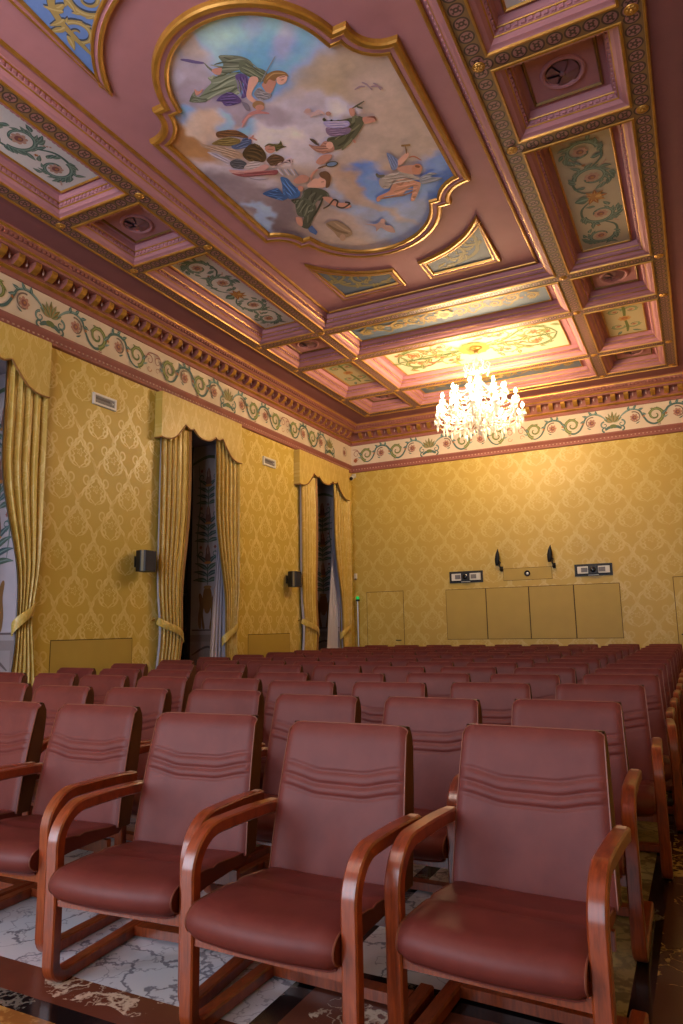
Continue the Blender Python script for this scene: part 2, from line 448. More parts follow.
def acanthus(P, x0, y0, L, W, sg, pal, seed=0, nsp=2):
    """chain of spirals from (x0,y0) along +s (sg=1) / -s, within half-width W; pal = (stem, light, leaf, flower, core)"""
    st, lt, lf, fl, co = pal; rnd = random.Random(seed); step = L/nsp
    for k in range(nsp):
        cx = x0+sg*(step*(k+.52)); up = 1 if k % 2 == 0 else -1; r = min(step*.47, W*.72)*(1-.08*k)
        cy = y0+up*W*.10
        P.line([(cx-sg*step*.62, y0-up*W*.2), (cx-sg*step*.35, y0+up*-W*.62), (cx+sg*r*.1, cy-up*r*1.05), (cx+sg*r*.8, cy-up*r*.55)], W*.055, st)
        P.spiral(cx, cy, r, (-PI/2*up if sg > 0 else PI+PI/2*up), 1.25, sg*up, W*.11, st, lt, 10, lf)
        for q in range(13):
            a = rnd.uniform(0, 2*PI); P.leaf(cx+math.cos(a)*r*.95, cy+math.sin(a)*r*.95, a+sg*up*.7, r*.55, r*.17, lf if q % 3 else st, lt, .4*sg*up)
        P.flower(cx, cy, r*.46, fl, co, TAN, 8)
        for q in range(3): P.ell(cx+sg*r*(1.0+.12*q), cy+up*r*(.7+.1*q), r*.07, r*.07, fl, 0, 6)
        P.leaf(cx+sg*r*.9, cy-up*r*.5, (.5*-up if sg > 0 else PI+.5*up), r*.7, r*.16, lf, lt, .3)
        if k < nsp-1: P.flower(cx+sg*step*.5, y0-up*W*.1, W*.09, RUST, TAN, RUST, 5)
# ------------------------------------------------------------------ mitred rectangular loops
def loop(mb, x0, x1, y0, y1, prof, sign=1):
    """prof: (inset, z, material of the band ending here)"""
    for (d0, z0, _), (d1, z1, m) in zip(prof, prof[1:]):
        a = [(x0+d0, y0+d0, z0), (x1-d0, y0+d0, z0), (x1-d0, y1-d0, z0), (x0+d0, y1-d0, z0)]
        b = [(x0+d1, y0+d1, z1), (x1-d1, y0+d1, z1), (x1-d1, y1-d1, z1), (x0+d1, y1-d1, z1)]
        for i in range(4):
            j = (i+1) % 4; ax = 0 if i % 2 == 0 else 1
            mb.quad(a[i], a[j], b[j], b[i], m, [(a[i][ax], d0), (a[j][ax], d0), (b[j][ax], d1), (b[i][ax], d1)])
def loopboxes(mb, x0, x1, y0, y1, d0, d1, z0, z1, step, w, m):
    for ax in (0, 1):
        lo, hi = ((x0, x1), (y0, y1))[ax]; n = max(1, int((hi-lo-2*d1)/step)); off = (hi-lo-n*step)/2
        for i in range(n):
            c = lo+off+step*(i+.5)
            for side in (0, 1):
                if ax == 0:
                    a, b = (y0+d0, y0+d1) if side == 0 else (y1-d1, y1-d0)
                    mb.box(c-w/2, c+w/2, a, b, z0, z1, m)
                else:
                    a, b = (x0+d0, x0+d1) if side == 0 else (x1-d1, x1-d0)
                    mb.box(a, b, c-w/2, c+w/2, z0, z1, m)
def struct(o): o['kind'] = 'structure'; return o
# ------------------------------------------------------------------ ceiling
cm = MB(); mats_c = [M['rail'], M['gold'], M['pink'], M['soffit']]
def coffer(x0, x1, y0, y1, field=False):
    prof = [(0, HR, 0), (.082, HR, 0), (.085, HR-.012, 1), (.105, HR-.014, 1), (.112, HR+.004, 1), (.125, HR+.012, 2), (.155, HR+.02, 2), (.185, HR+.05, 2),
            (.19, HR+.052, 1), (.197, HR+.06, 1), (.205, HR+.062, 2), (.21, HR+.105, 2), (.222, HR+.108, 1), (.226, HR+.116, 1), (.236, HR+.122, 2), (.25, ZP, 2)]
    loop(cm, x0, x1, y0, y1, prof)
    loopboxes(cm, x0, x1, y0, y1, .205, .222, HR+.066, HR+.1, .062, .036, 2)
    d = .25; cm.quad((x0+d, y0+d, ZP), (x1-d, y0+d, ZP), (x1-d, y1-d, ZP), (x0+d, y1-d, ZP), 2)
    if field:                                                       # thin gilt fillet round the field
        loop(cm, x0, x1, y0, y1, [(.275, ZP, 1), (.28, ZP-.018, 1), (.30, ZP-.022, 1), (.315, ZP-.012, 1), (.32, ZP, 1)])
for i in range(9):
    for a, b in ((0, 1), (2, 3)): coffer(XR[a], XR[b], YR[i], YR[i+1])
for i, j in ((0, 1), (1, 2), (2, 3), (3, 6), (6, 7), (7, 8), (8, 9)): coffer(XR[1], XR[2], YR[i], YR[j], (i, j) == (3, 6))
# outer half of the outermost beams and the flat dark border
loop(cm, XR[0], XR[3], YR[0], YR[9], [(0, HR, 0), (-.082, HR, 0), (-.085, HR-.012, 1), (-.105, HR-.014, 1), (-.112, HR+.004, 1), (-.125, HR+.015, 3)])
loop(cm, 0, RW, -RL, 0, [(.36, HR+.012, 3), (XR[0]-.12, HR+.012, 3)])
ceiling = struct(cm.build('ceiling', mats_c))
# gilt rosettes on the crossings belong to the ceiling
ros = MB()
for k in range(6):
    a = 2*PI*k/6; ros.sphere((.035*math.cos(a), .035*math.sin(a), -.006), .026, 6, 0, .5)
ros.sphere((0, 0, -.014), .022, 8, 0, .8)
ros.lathe([(.075, 0), (.07, -.008), (.0, -.008)], n=12)
r0 = None
for i in range(10):
    for j in range(4):
        if YR[i] < -13: continue
        if r0 is None: r0 = ros.build('rosette', M['gold'], ceiling, True); o = r0
        else: o = r0.copy(); COL.objects.link(o)
        o.location = (XR[j], YR[i], HR); o.scale = (.78, .78, .78)
# ------------------------------------------------------------------ cornice, frieze, mouldings
mo = MB()
loop(mo, 0, RW, -RL, 0, [(0, ZB-.01, 0), (.05, ZB, 0), (.05, ZB+.02, 0), (.036, ZB+.035, 0), (.034, ZB+.085, 0), (.055, ZB+.11, 0), (.075, ZB+.14, 0), (.075, ZB+.165, 0), (.012, ZC, 0)])
loopboxes(mo, 0, RW, -RL, 0, .03, .05, ZB+.052, ZB+.072, .075, .026, 1)
struct(mo.build('trim_1', [M['molding'], paintmat('bead_plaster', '#b0887a', .6)]))
fz = MB(); loop(fz, 0, RW, -RL, 0, [(.012, ZC, 0), (.012, ZF, 0)])
frz = struct(fz.build('trim_2', M['cream']))
zm = (ZC+ZF)/2
PL = Paint(lambda s, t, h: (.012+h, s, zm+t)); PE = Paint(lambda s, t, h: (s, -.012-h, zm+t))
for k in range(-1, 2):
    y0 = -9.14+k*3.98
    if k > -1: palmette(PL, y0)
    else: palmette(PL, y0)
    frieze_unit(PL, y0, 1); frieze_unit(PL, y0, -1)
for t in (-9.14+1.99, -9.14-1.99+7.96): pass
palmette(PL, -1.18); frieze_unit(PL, -1.18, -1); PL.spiral(-.42, 0, .13, 1.9, 1, -1, .009, '#7e6a5e'); PL.flower(-.42+.0, 0, .07, '#a87a68', '#7b4a48', TAN)
for x0 in (2.06, 6.13):
    palmette(PE, x0)
    for sg in (1, -1): frieze_unit(PE, x0, sg)
PE.flower(.14, -.13, .06, RUST, '#9a4a2c', RUST)
PL.build('painted_scrollwork', M['paint'], frz); PE.build('painted_scrollwork', M['paint'], frz)
co = MB()
loop(co, 0, RW, -RL, 0, [(.012, ZF, 0), (.035, ZF+.005, 0), (.035, ZF+.07, 0), (.05, ZF+.072, 1), (.075, ZF+.09, 1), (.075, ZF+.105, 1), (.055, ZF+.12, 1), (.05, ZF+.125, 0), (.06, ZF+.25, 0), (.07, ZF+.265, 0),
     (.215, ZF+.27, 0), (.22, ZF+.30, 0), (.228, ZF+.302, 1), (.24, ZF+.315, 1), (.24, ZF+.33, 1), (.245, ZF+.335, 0), (.27, ZF+.35, 0), (.32, ZF+.42, 0), (.325, ZF+.44, 1), (.34, ZF+.45, 1), (.345, ZF+.46, 0), (.36, HR+.012, 0)])
loopboxes(co, 0, RW, -RL, 0, .262, .315, ZF+.36, ZF+.405, .07, .042, 0)
def modillions():
    st = .2535
    def one(c, ax, side):
        pr = [(.055, 5.935), (.10, 5.925), (.17, 5.965), (.20, 6.005), (.20, 6.05), (.055, 6.05)]
        w = .046
        def P(d, o, z):
            if ax == 1: return (d, c+o, z) if side == 0 else (RW-d, c+o, z)
            return (c+o, -d, z) if side == 1 else (c+o, -RL+d, z)
        a = [P(d, -w, z) for d, z in pr]; b = [P(d, w, z) for d, z in pr]; n = len(pr)
        for i in range(n):
            j = (i+1) % n; co.quad(a[i], a[j], b[j], b[i], 1 if i < 4 else 0)
        co.face(a[::-1], 0); co.face(b, 0)
        q = P(.13, st/2, 5.985)
        co.lathe([(.001, -.03), (.009, -.018), (.012, 0), (.009, .018), (.005, .06)], q, 6, 2)
    for i in range(1, int(RL/st)):
        c = -.13-st*i
        if c < -RL+.2: continue
        one(c, 1, 0)
        if c > -12: one(c, 1, 1)
    for i in range(1, int(RW/st)): one(.1+st*i, 0, 1)
modillions()
struct(co.build('trim_3', [M['molding'], M['gold'], paintmat('pale_rose_plaster', '#b08f8c', .6)]))
# ------------------------------------------------------------------ painted panels in the coffers
def framebars(mb, x0, x1, y0, y1, z, w=.028, hgt=.016, m=0):
    loop(mb, x0, x1, y0, y1, [(-w, z, m), (-w*.8, z-hgt, m), (-w*.35, z-hgt*1.2, m), (0, z-hgt*.5, m), (.004, z+.001, m)])
def panel(x0, x1, y0, y1, ground, label, draw, name='painted_ceiling_panel', group=None):
    root = tag(empty(name, ((x0+x1)/2, (y0+y1)/2, ZP)), label, 'painted panel', group)
    cx, cy = (x0+x1)/2, (y0+y1)/2
    f = MB(); framebars(f, x0-cx, x1-cx, y0-cy, y1-cy, -.004); f.build('gilt_frame', M['gold'], root)
    long_y = (y1-y0) > (x1-x0)
    fn = (lambda s, t, h: (t, s, -.006-h)) if long_y else (lambda s, t, h: (s, t, -.006-h))
    P = Paint(fn); L, W = ((y1-y0)/2, (x1-x0)/2) if long_y else ((x1-x0)/2, (y1-y0)/2)
    P.poly([(-L, -W), (L, -W), (L, W), (-L, W)], ground)
    draw(P, L, W); P.build('canvas', M['paint'], root)
    return root
PAL_W = (TEAL, TEAL2, '#566c66', '#b08a80', '#7b4a50'); PAL_B = ('#7d6a42', '#a08a58', '#8a7548', '#97814f', '#5f5340')
PAL_Y = ('#6f7f4f', '#a9b083', '#5f6f45', '#b98a6a', '#8a5a48')
def draw_long(seed, pal=PAL_W):
    def d(P, L, W):
        for sg in (1, -1): acanthus(P, sg*.14, 0, L-.2, W*.92, sg, pal, seed, 2)
        for k in range(9):
            a = 2*PI*k/9; P.leaf(0, 0, a, W*.5, W*.11, TAN if k % 2 else RUST, '#c09a5a', .2)
        P.leaf(-.0, -W*.2, -PI/2, W*.55, W*.3, TEAL, TEAL2, .1)
        P.ell(0, .02, W*.2, W*.24, '#a5713f'); P.ell(0, .05, W*.1, W*.12, '#c39a62')
    return d
def draw_blue(P, L, W):
    for sg in (1, -1): acanthus(P, sg*.1, 0, L-.2, W*.95, sg, PAL_B, 3, 5)
    P.flower(0, 0, W*.5, '#c0a368', '#8f7238', '#6d5a3a')
def draw_big(P, L, W):
    for sg in (1, -1):
        for sv in (1, -1):
            P.line([(sg*.15, 0), (sg*.6, sv*.12), (sg*1.0, sv*.42), (sg*1.35, sv*.3), (sg*1.5, 0)], .028, '#5a6a3c')
            P.spiral(sg*1.12, sv*.2, .27, PI/2*sv, 1.3, -sg*sv, .024, '#50633c', '#8a9060', 7, '#5f6f45'); P.flower(sg*1.12, sv*.2, .09, '#a86a48', '#7c4430', TAN)
            P.spiral(sg*.55, sv*.36, .2, -PI/2*sv, 1.2, sg*sv, .02, '#5a6a3c', '#8a9060', 6, '#66743f'); P.flower(sg*.55, sv*.36, .07, '#a86a48', '#7c4430', TAN)
            for k in range(8):
                P.leaf(sg*(.25+.15*k), sv*(.08+.03*(k % 3)), (.8*sv if sg > 0 else PI-.8*sv), .16, .035, '#66743f' if k % 2 else '#a06a3c', '#8a9060', .3)
        P.line([(sg*.1, 0), (sg*.7, .03), (sg*1.5, 0)], .03, '#4f5f34')
        for k in range(26):
            rr = random.Random(k*3+sg); x = sg*rr.uniform(.25, 1.5); y = rr.uniform(-.52, .52); P.leaf(x, y, rr.uniform(0, 6.28), .2, .05, ('#5a6a3c', '#8a5a34', '#70503c', '#66743f')[k % 4], '#9a9a64', .4)
            if k % 3 == 0: P.flower(x, y, .05, '#a0603c', '#6c3a28', TAN)
    P.flower(0, 0, .3, '#8a7c38', '#6f6428', '#51481e', 12); P.ell(0, 0, .1, .1, '#8a7a3a')
def draw_sq(P, L, W):
    for sg in (1, -1):
        for sv in (1, -1):
            P.spiral(sg*L*.45, sv*W*.42, W*.4, -PI/2*sv, 1.2, sg*sv, .026, '#5f7358', '#8fa07f', 6, '#6d7f5a'); P.flower(sg*L*.45, sv*W*.42, W*.17, '#b48a70', '#8a5248', TAN)
            P.leaf(sg*L*.78, sv*W*.3, (sv*.7 if sg > 0 else PI-sv*.7), .16, .035, TEAL, TEAL2)
        P.line([(0, 0), (sg*L*.5, .02), (sg*L*.85, 0)], .025, GRN)
    P.flower(0, 0, W*.36, '#b5844c', '#9a5a34', TAN, 8)
WHITE_G, CREAM_G, BLUE_G, YEL_G = '#cdc8ce', '#b3a585', '#56667e', '#bdb8a0'
dx = .33
def yb(i): return YR[i]+.30, YR[i+1]-.30
a, b = yb(3); panel(XR[0]+dx, XR[1]-dx, a, b, WHITE_G, 'long whitish panel of teal scrolls on the window side, next to the blue corner panel', draw_long(1))
panel(XR[2]+dx, XR[3]-dx, a, b, WHITE_G, 'whitish scroll panel cut by the top of the photo, before the first fan grille from the camera', draw_long(2))
a, b = yb(5); panel(XR[0]+dx, XR[1]-dx, a, b, WHITE_G, 'long whitish scroll panel on the window side between two fan grilles', draw_long(3))
panel(XR[2]+dx, XR[3]-dx, a, b, '#b0a596', 'long beige scroll panel between two fan grilles in the coffers far from the windows', draw_long(4))
a, b = yb(7); panel(XR[0]+dx, XR[1]-dx, a, b, CREAM_G, 'small cream vine panel in the window-side coffers level with the chandelier', draw_sq)
panel(XR[2]+dx, XR[3]-dx, a, b, CREAM_G, 'small cream vine panel across the chandelier from the window-side coffers', draw_sq)
panel(XR[1]+.38, XR[2]-.38, a, b, YEL_G, 'large pale yellow vine panel from which the chandelier hangs', draw_big)
a, b = yb(6); panel(XR[1]+.3, XR[2]-.34, a, b, BLUE_G, 'long blue strip panel with gold scrolls between the fresco and the chandelier panel', draw_blue)
a, b = yb(8); panel(XR[1]+.3, XR[2]-.34, a, b, BLUE_G, 'narrow blue strip panel with gold scrolls behind the chandelier by the end wall', draw_blue)
# fan grilles
M['vent_hole'] = newmat('mauve_recess', '#3c2830', .3)
def fan_grille():
    r = empty('fan_grille')
    f = MB(); framebars(f, -.3, .3, -.3, .3, -.004); f.build('gilt_frame', M['gold_dull'], r)
    g = MB(); g.lathe([(.205, -.002), (.2, -.02), (.185, -.028), (.165, -.02), (.16, -.004), (.15, .0), (.15, .03)], n=36); g.build('ring', M['pink'], r, True)
    k = MB(); k.lathe([(.152, -.001), (.1, -.0012), (.001, -.0013)], n=24); k.build('opening', M['vent_hole'], r)
    for i in range(6):
        b = MB(); a0 = i*PI/3
        def fn(u, v, a0=a0): a = a0+u*.97; rr = .028+v*.118; return (rr*math.cos(a), rr*math.sin(a), -.006-.03*(1-v)*.5-.018*u)
        b.grid(fn, 6, 3); b.grid(lambda u, v: Vector(fn(u, v))+Vector((0, 0, .003)), 6, 3)
        b.build('blade', M['vent_paint'], r, True)
    h = MB(); h.sphere((0, 0, -.022), .032, 12, 0, .6); h.build('hub', M['vent_paint'], r, True)
    return r
M['vent_paint'] = newmat('glossy_mauve_paint', '#7b5563', .2)
fg = None
for i, j, lab in ((0, 4, 'mauve fan grille in the window-side coffers nearest the camera'), (2, 4, 'mauve fan grille in the coffer beside the fresco, across from the windows'),
             (0, 6, 'mauve fan grille between the long and the small painted panel, window side'), (2, 6, 'mauve fan grille between the beige and the small cream panel, away from the windows'),
             (0, 8, 'mauve fan grille in the last window-side coffer by the end wall'), (2, 8, 'mauve fan grille in the last coffer by the end wall, away from the windows')):
    o = fg = fan_grille() if fg is None else None
    if o is None: o = copy_tree(FG)
    else: FG = o
    fg = FG
    o.location = ((XR[i]+XR[i+1])/2, (YR[j]+YR[j+1])/2, ZP); tag(o, lab, 'ceiling grille', 'fan grilles in the ceiling coffers')
# ------------------------------------------------------------------ fresco and blue corner panels
def offset(poly, d):
    n = len(poly); out = []
    for i in range(n):
        p0, p1, p2 = (Vector(poly[i-1]), Vector(poly[i]), Vector(poly[(i+1) % n]))
        e1 = (p1-p0).normalized(); e2 = (p2-p1).normalized()
        n1 = Vector((-e1.y, e1.x)); n2 = Vector((-e2.y, e2.x)); q = n1+n2
        k = 1/max(.45, 1+n1.dot(n2)); out.append(tuple(p1+q*d*k))
    return out
def sweepframe(poly, prof, name, mats, parent, zoff=0.):
    """poly counter-clockwise; prof: (inward, z, mat)"""
    mb = MB(); n = len(poly); rings = [offset(poly, d) for d, _, _ in prof]
    for k in range(len(prof)-1):
        for i in range(n):
            j = (i+1) % n
            mb.quad((*rings[k][i], prof[k][1]), (*rings[k][j], prof[k][1]), (*rings[k+1][j], prof[k+1][1]), (*rings[k+1][i], prof[k+1][1]), prof[k+1][2])
    return mb.build(name, mats, parent)
def arc_pts(cx, cy, r, a0, a1, n): return [(cx+r*math.cos(a0+(a1-a0)*i/n), cy+r*math.sin(a0+(a1-a0)*i/n)) for i in range(n+1)]
def lobe_outline():
    q = []                                                           # one quadrant, from the right side to the far apex
    q += [(1.37, 1.08)]+arc_pts(1.37, 1.41, .33, -PI/2, -PI, 8)[1:-1]+[(1.04, 1.41)]
    q += [(.919, 1.41)]
    a0 = math.atan2(.24, .919); q += arc_pts(0, 1.17, .95, a0, PI/2, 16)[1:]
    Q1 = q; Q2 = [(-x, y) for x, y in q[::-1]][1:]
    top = Q1+Q2; bot = [(-x, -y) for x, y in top]
    return top+bot
OUT = lobe_outline()
fres = tag(empty('ceiling_fresco', (CX, CY, ZP)), 'large ceiling fresco of figures on clouds in a lobed gilt frame', 'fresco')
sweepframe(OUT, [(-.03, 0, 0), (-.025, -.04, 0), (-.01, -.055, 0), (.02, -.06, 0), (.04, -.048, 0), (.043, -.042, 1), (.085, -.038, 1), (.088, -.046, 0), (.108, -.05, 0), (.125, -.038, 0), (.132, -.012, 0)], 'frame', [M['gold'], M['pink']], fres)
def bluecorner(sx, sy, label):
    A, B, C_, E = (1.235, 1.88), (1.235, 3.08), (.2, 3.08), (.2, 2.61)
    if sy < 0: A, E = (1.27, 1.76), (.2, 2.58)
    a1 = math.atan2(E[1]-1.2, E[0]); a0 = math.atan2(A[1]-1.2, A[0])
    arc = arc_pts(0, 1.2, math.hypot(A[0], A[1]-1.2), a0, a1, 12)
    poly = [B, C_]+arc[::-1]
    poly = [(x*sx, y*sy) for x, y in poly]
    if sx*sy < 0: poly = poly[::-1]
    root = tag(empty('blue_corner_panel', (CX, CY, ZP)), label, 'painted panel', 'blue panels at the corners of the fresco')
    sweepframe(poly, [(-.015, 0, 0), (-.012, -.03, 0), (.005, -.042, 0), (.03, -.038, 0), (.033, -.03, 1), (.06, -.028, 1), (.063, -.034, 0), (.083, -.034, 0), (.092, -.008, 0)], 'frame', [M['gold'], M['pink']], root)
    P = Paint(lambda s, t, h: (s, t, -.008-h)); P.poly(offset(poly, .088), '#6a8ad0' if sy < 0 else '#55637e')
    ox, oy = sx*.82, sy*2.62; g, g2, dk = ('#a8925e', '#c0ad7c', '#3f4a63') if sy < 0 else ('#7d7350', '#94875c', '#3f4a63')
    for q, c, w in ((.012, dk, .035), (0, g, .03)):
        P.spiral(ox-sx*.12+q, oy-q, .17, -PI/2*sy, 1.4, sx*sy, w, c, g2 if c == g else None, 8, c)
        P.spiral(ox+sx*.2+q, oy-sy*.22-q, .13, PI/2*sy, 1.2, sx*sy, w*.8, c, g2 if c == g else None, 6, c)
        P.line([(ox-sx*.45, oy+sy*.3), (ox-sx*.1, oy+sy*.24), (ox+sx*.2, oy+sy*.05), (ox+sx*.27, oy-sy*.45)], w, c)
        for k in range(14):
            a = random.Random(k).uniform(0, 6.28); x = ox-sx*.42+sx*.055*k; y = oy+sy*(.26-.002*k*k*1.3)
            P.leaf(x+q, y-q, a, .15, .035, c, g2 if c == g else None, .4)
    P.build('canvas', M['paint'], root)
bluecorner(-1, 1, 'small dark blue corner panel of the fresco, window side, towards the chandelier')
bluecorner(1, 1, 'small greyish blue corner panel of the fresco, away from the windows, towards the chandelier')
bluecorner(-1, -1, 'bright blue panel with gold scrolls in the top corner of the photo')
# ------------------------------------------------------------------ fresco painting
def lattice_noise(x, y, seed, sc):
    rs = np.random.RandomState(seed); T = rs.rand(128, 128)
    x = x/sc; y = y/sc; xi = np.floor(x).astype(int); yi = np.floor(y).astype(int); fx = x-xi; fy = y-yi
    fx = fx*fx*(3-2*fx); fy = fy*fy*(3-2*fy); g = lambda a, b: T[a % 128, b % 128]
    return (g(xi, yi)*(1-fx)+g(xi+1, yi)*fx)*(1-fy)+(g(xi, yi+1)*(1-fx)+g(xi+1, yi+1)*fx)*fy
def fbm(x, y, seed, sc): return sum(lattice_noise(x, y, seed+i, sc/2**i)/2**i for i in range(4))/1.875
def fresco_ground():
    st = .02; xs = np.arange(-1.34, 1.341, st); ys = np.arange(-2.1, 2.101, st)
    X, Y = np.meshgrid(xs, ys, indexing='ij')
    # position on the plaster in the painter's own chart (u, v), the chart the figures below use too
    D = np.stack([X+CX-CAM.x, Y+CY-CAM.y, np.full_like(X, ZP-CAM.z)], -1)
    w = D@np.array(_f); u = 341.5+F*(D@np.array(R_))/w; v = 512-F*(D@np.array(U_))/w
    wu = u+26*(fbm(X*50, Y*50, 1, 22)-.5)+12*(fbm(X*50, Y*50, 11, 7)-.5); wv = v+26*(fbm(X*50, Y*50, 5, 22)-.5)+12*(fbm(X*50, Y*50, 15, 7)-.5)
    C = np.zeros(X.shape+(3,)); C[:] = lin('#b0a094')
    def blob(cx, cy, rx, ry, rot, col, soft=.35, k=1.):
        a = math.radians(rot); dx = wu-cx; dy = wv-cy
        p = (dx*math.cos(a)+dy*math.sin(a))/rx; q = (-dx*math.sin(a)+dy*math.cos(a))/ry
        d = np.sqrt(p*p+q*q); m = np.clip((1+soft-d)/(2*soft), 0, 1); m = (m*m*(3-2*m)*k)[..., None]
        C[:] = C*(1-m)+np.array(lin(col))*m
    for b in ((245, 30, 105, 46, 10, '#8fbcea'), (215, 40, 40, 22, 30, '#a4c8ea', .5), (268, 66, 52, 28, -12, '#72abe8'), (305, 58, 40, 24, -30, '#78aeea'),
              (287, 40, 12, 22, 15, '#c2aaa6', .6, .5), (252, 22, 7, 14, 0, '#c4b4c4', .6, .35), (190, 45, 26, 10, 35, '#bfae9e', .5, .9), (180, 62, 20, 8, 40, '#c9b5a4', .5, .7),
              (392, 85, 78, 58, 40, '#b9a99b'), (330, 80, 50, 22, -25, '#a8997f', .5, .8), (390, 110, 45, 55, 60, '#b5a596'), (310, 100, 42, 12, -18, '#b2a183', .5, .8),
              (195, 78, 36, 22, 20, '#aba4ae'), (185, 92, 26, 16, 30, '#938a94', .5), (215, 100, 45, 14, 15, '#9f96a2', .4), (172, 70, 10, 16, 10, '#b6b2be', .5),
              (180, 122, 18, 14, 0, '#84aede'), (222, 118, 10, 8, 30, '#9cbfe4'), (205, 122, 14, 14, 20, '#c8b29c', .5), (246, 126, 12, 9, -20, '#86b2e4'), (192, 128, 12, 12, 20, '#c9b7a4', .5),
              (300, 120, 42, 26, 10, '#bfbac2'), (285, 138, 36, 26, 20, '#d0ccd2'), (320, 105, 28, 14, 10, '#b7b1b8', .5), (340, 108, 16, 13, 0, '#c6c4d0', .3), (270, 112, 30, 8, 10, '#a59ca6', .5), (310, 145, 26, 18, 0, '#c6c0c4'),
              (192, 146, 42, 13, 36, '#a67f54', .25), (240, 178, 50, 12, 22, '#bdb5ba', .35), (250, 198, 50, 17, 28, '#8a7f84', .35), (225, 190, 30, 12, 40, '#8a7f86', .5), (290, 222, 32, 14, 10, '#71646a', .4), (280, 205, 18, 14, 30, '#7a6e74', .4),
              (262, 215, 9, 20, -32, '#9db4d2', .3), (250, 203, 9, 6, 20, '#a5bad6', .4),
              (362, 178, 22, 14, 25, '#6488cc', .35), (385, 190, 34, 18, 25, '#6e94d2', .4), (420, 180, 40, 24, 10, '#7899d0', .4), (440, 170, 24, 14, 20, '#7193cc', .4), (400, 222, 48, 22, -5, '#8c9fc0', .5), (350, 205, 22, 14, 10, '#94a4c0', .5),
              (345, 182, 10, 20, -40, '#b29a88', .5), (378, 205, 46, 5, 28, '#ae9e92', .6, .8), (330, 225, 30, 16, 15, '#a5968e', .5), (395, 168, 24, 8, -10, '#b0a090', .5), (400, 148, 30, 16, 0, '#b0a294', .5), (355, 150, 20, 12, 0, '#b6a79a', .5)):
        blob(*b)
    N = (.80+.4*fbm(X*50, Y*50, 31, 9))[..., None]; C = np.clip(C*N, 0, 1)
    inside = []
    poly = offset(OUT, .10); px = np.array([p[0] for p in poly]); py = np.array([p[1] for p in poly])
    def inp(x, y):
        c = False; j = len(px)-1
        for i in range(len(px)):
            if (py[i] > y) != (py[j] > y) and x < (px[j]-px[i])*(y-py[i])/(py[j]-py[i])+px[i]: c = not c
            j = i
        return c
    nx, ny = X.shape
    I = np.array([[inp(xs[i], ys[j]) for j in range(ny)] for i in range(nx)])
    mb = MB(); mb.v = [(X[i, j], Y[i, j], -.006) for i in range(nx) for j in range(ny)]
    cols = []
    for i in range(nx-1):
        for j in range(ny-1):
            if I[i, j] or I[i+1, j] or I[i, j+1] or I[i+1, j+1]:
                q = (i*ny+j, (i+1)*ny+j, (i+1)*ny+j+1, i*ny+j+1); mb.f.append(q); mb.m.append(0); cols += list(q)
    return mb, C.reshape(-1, 3)[np.array(cols)]
gm, gc = fresco_ground()
FP = Paint(lambda s, t, h: (lambda p: (p.x-CX, p.y-CY, -.007-h))(at(s, t, 'z', ZP)))
def crop(ox, oy, sc): return lambda *pts: [(ox+x*sc, oy+y*sc) for x, y in pts]
def _mixh(a, b, f):
    A, B = _sh(a, 1), _sh(b, 1); return '#%02x%02x%02x' % tuple(int(255*(x*(1-f)+y*f)) for x, y in zip(A, B))
def body(pts, col, hi=None, dk=None):
    """a painted drapery or limb: silhouette, then folds of its own lighter and darker pigment"""
    FP.blob(pts, col)
    cx = sum(p[0] for p in pts)/len(pts); cy = sum(p[1] for p in pts)/len(pts)
    rnd = random.Random(len(pts)*7+int(cx))
    n = len(pts); hi = hi and _mixh(hi, col, .15); dk = dk and _mixh(dk, col, .1)
    th = .5*math.atan2(2*sum((p[0]-cx)*(p[1]-cy) for p in pts), sum((p[0]-cx)**2-(p[1]-cy)**2 for p in pts)); c, q = math.cos(th), math.sin(th)
    loc = [((p[0]-cx)*c+(p[1]-cy)*q, -(p[0]-cx)*q+(p[1]-cy)*c) for p in spline(pts, 5)]
    mx_, mn_ = max(p[1] for p in loc), min(p[1] for p in loc); m = max(4, min(9, int((mx_-mn_)/1.1)))
    for k in range(m):
        y = mn_+(mx_-mn_)*(k+.5)/m; xs_ = []
        for (x0, y0), (x1, y1) in zip(loc, loc[1:]+loc[:1]):
            if (y0-y)*(y1-y) < 0: xs_.append(x0+(x1-x0)*(y-y0)/(y1-y0))
        if len(xs_) < 2: continue
        a0, a1 = min(xs_), max(xs_); L = a1-a0; a0 += L*rnd.uniform(.06, .22); a1 -= L*rnd.uniform(.06, .22); wob = (mx_-mn_)*.07
        P3 = [(a0+(a1-a0)*f, y+rnd.uniform(-wob, wob)) for f in (0, .35, .7, 1)]
        col_ = (hi if k % 2 == 0 else dk) or hi or dk
        FP.line([(cx+x*c-v*q, cy+x*q+v*c) for x, v in P3], (mx_-mn_)/m*rnd.uniform(.22, .4), col_)
SK, SKH, SKD = '#b98a78', '#d0a692', '#8f6253'
c1 = crop(160, 40, .1464)
# reclining woman in a green robe
FP.line(c1((140, 128), (190, 135), (240, 145), (300, 152)), 1.6, '#6b5f86')
body(c1((300, 148), (350, 190), (400, 205), (432, 160), (400, 105), (470, 98), (560, 108), (620, 140), (640, 195), (600, 215), (560, 200), (500, 210), (440, 235), (400, 240), (360, 215), (320, 180)), '#6e7664', '#8f9a82', '#4c5544')
body(c1((330, 250), (440, 235), (520, 215), (560, 260), (555, 340), (520, 370), (430, 365), (370, 380), (310, 415), (210, 418), (205, 405), (270, 380), (310, 330), (350, 285)), '#7c8872', '#a3ae96', '#566049')
FP.blob(c1((355, 195), (420, 185), (410, 230), (370, 225)), SK); FP.blob(c1((235, 330), (262, 345), (290, 330), (285, 350), (255, 372), (240, 360)), SK)
body(c1((205, 395), (235, 345), (250, 380), (320, 395), (310, 418), (215, 420)), '#5c6652', '#8a9580')
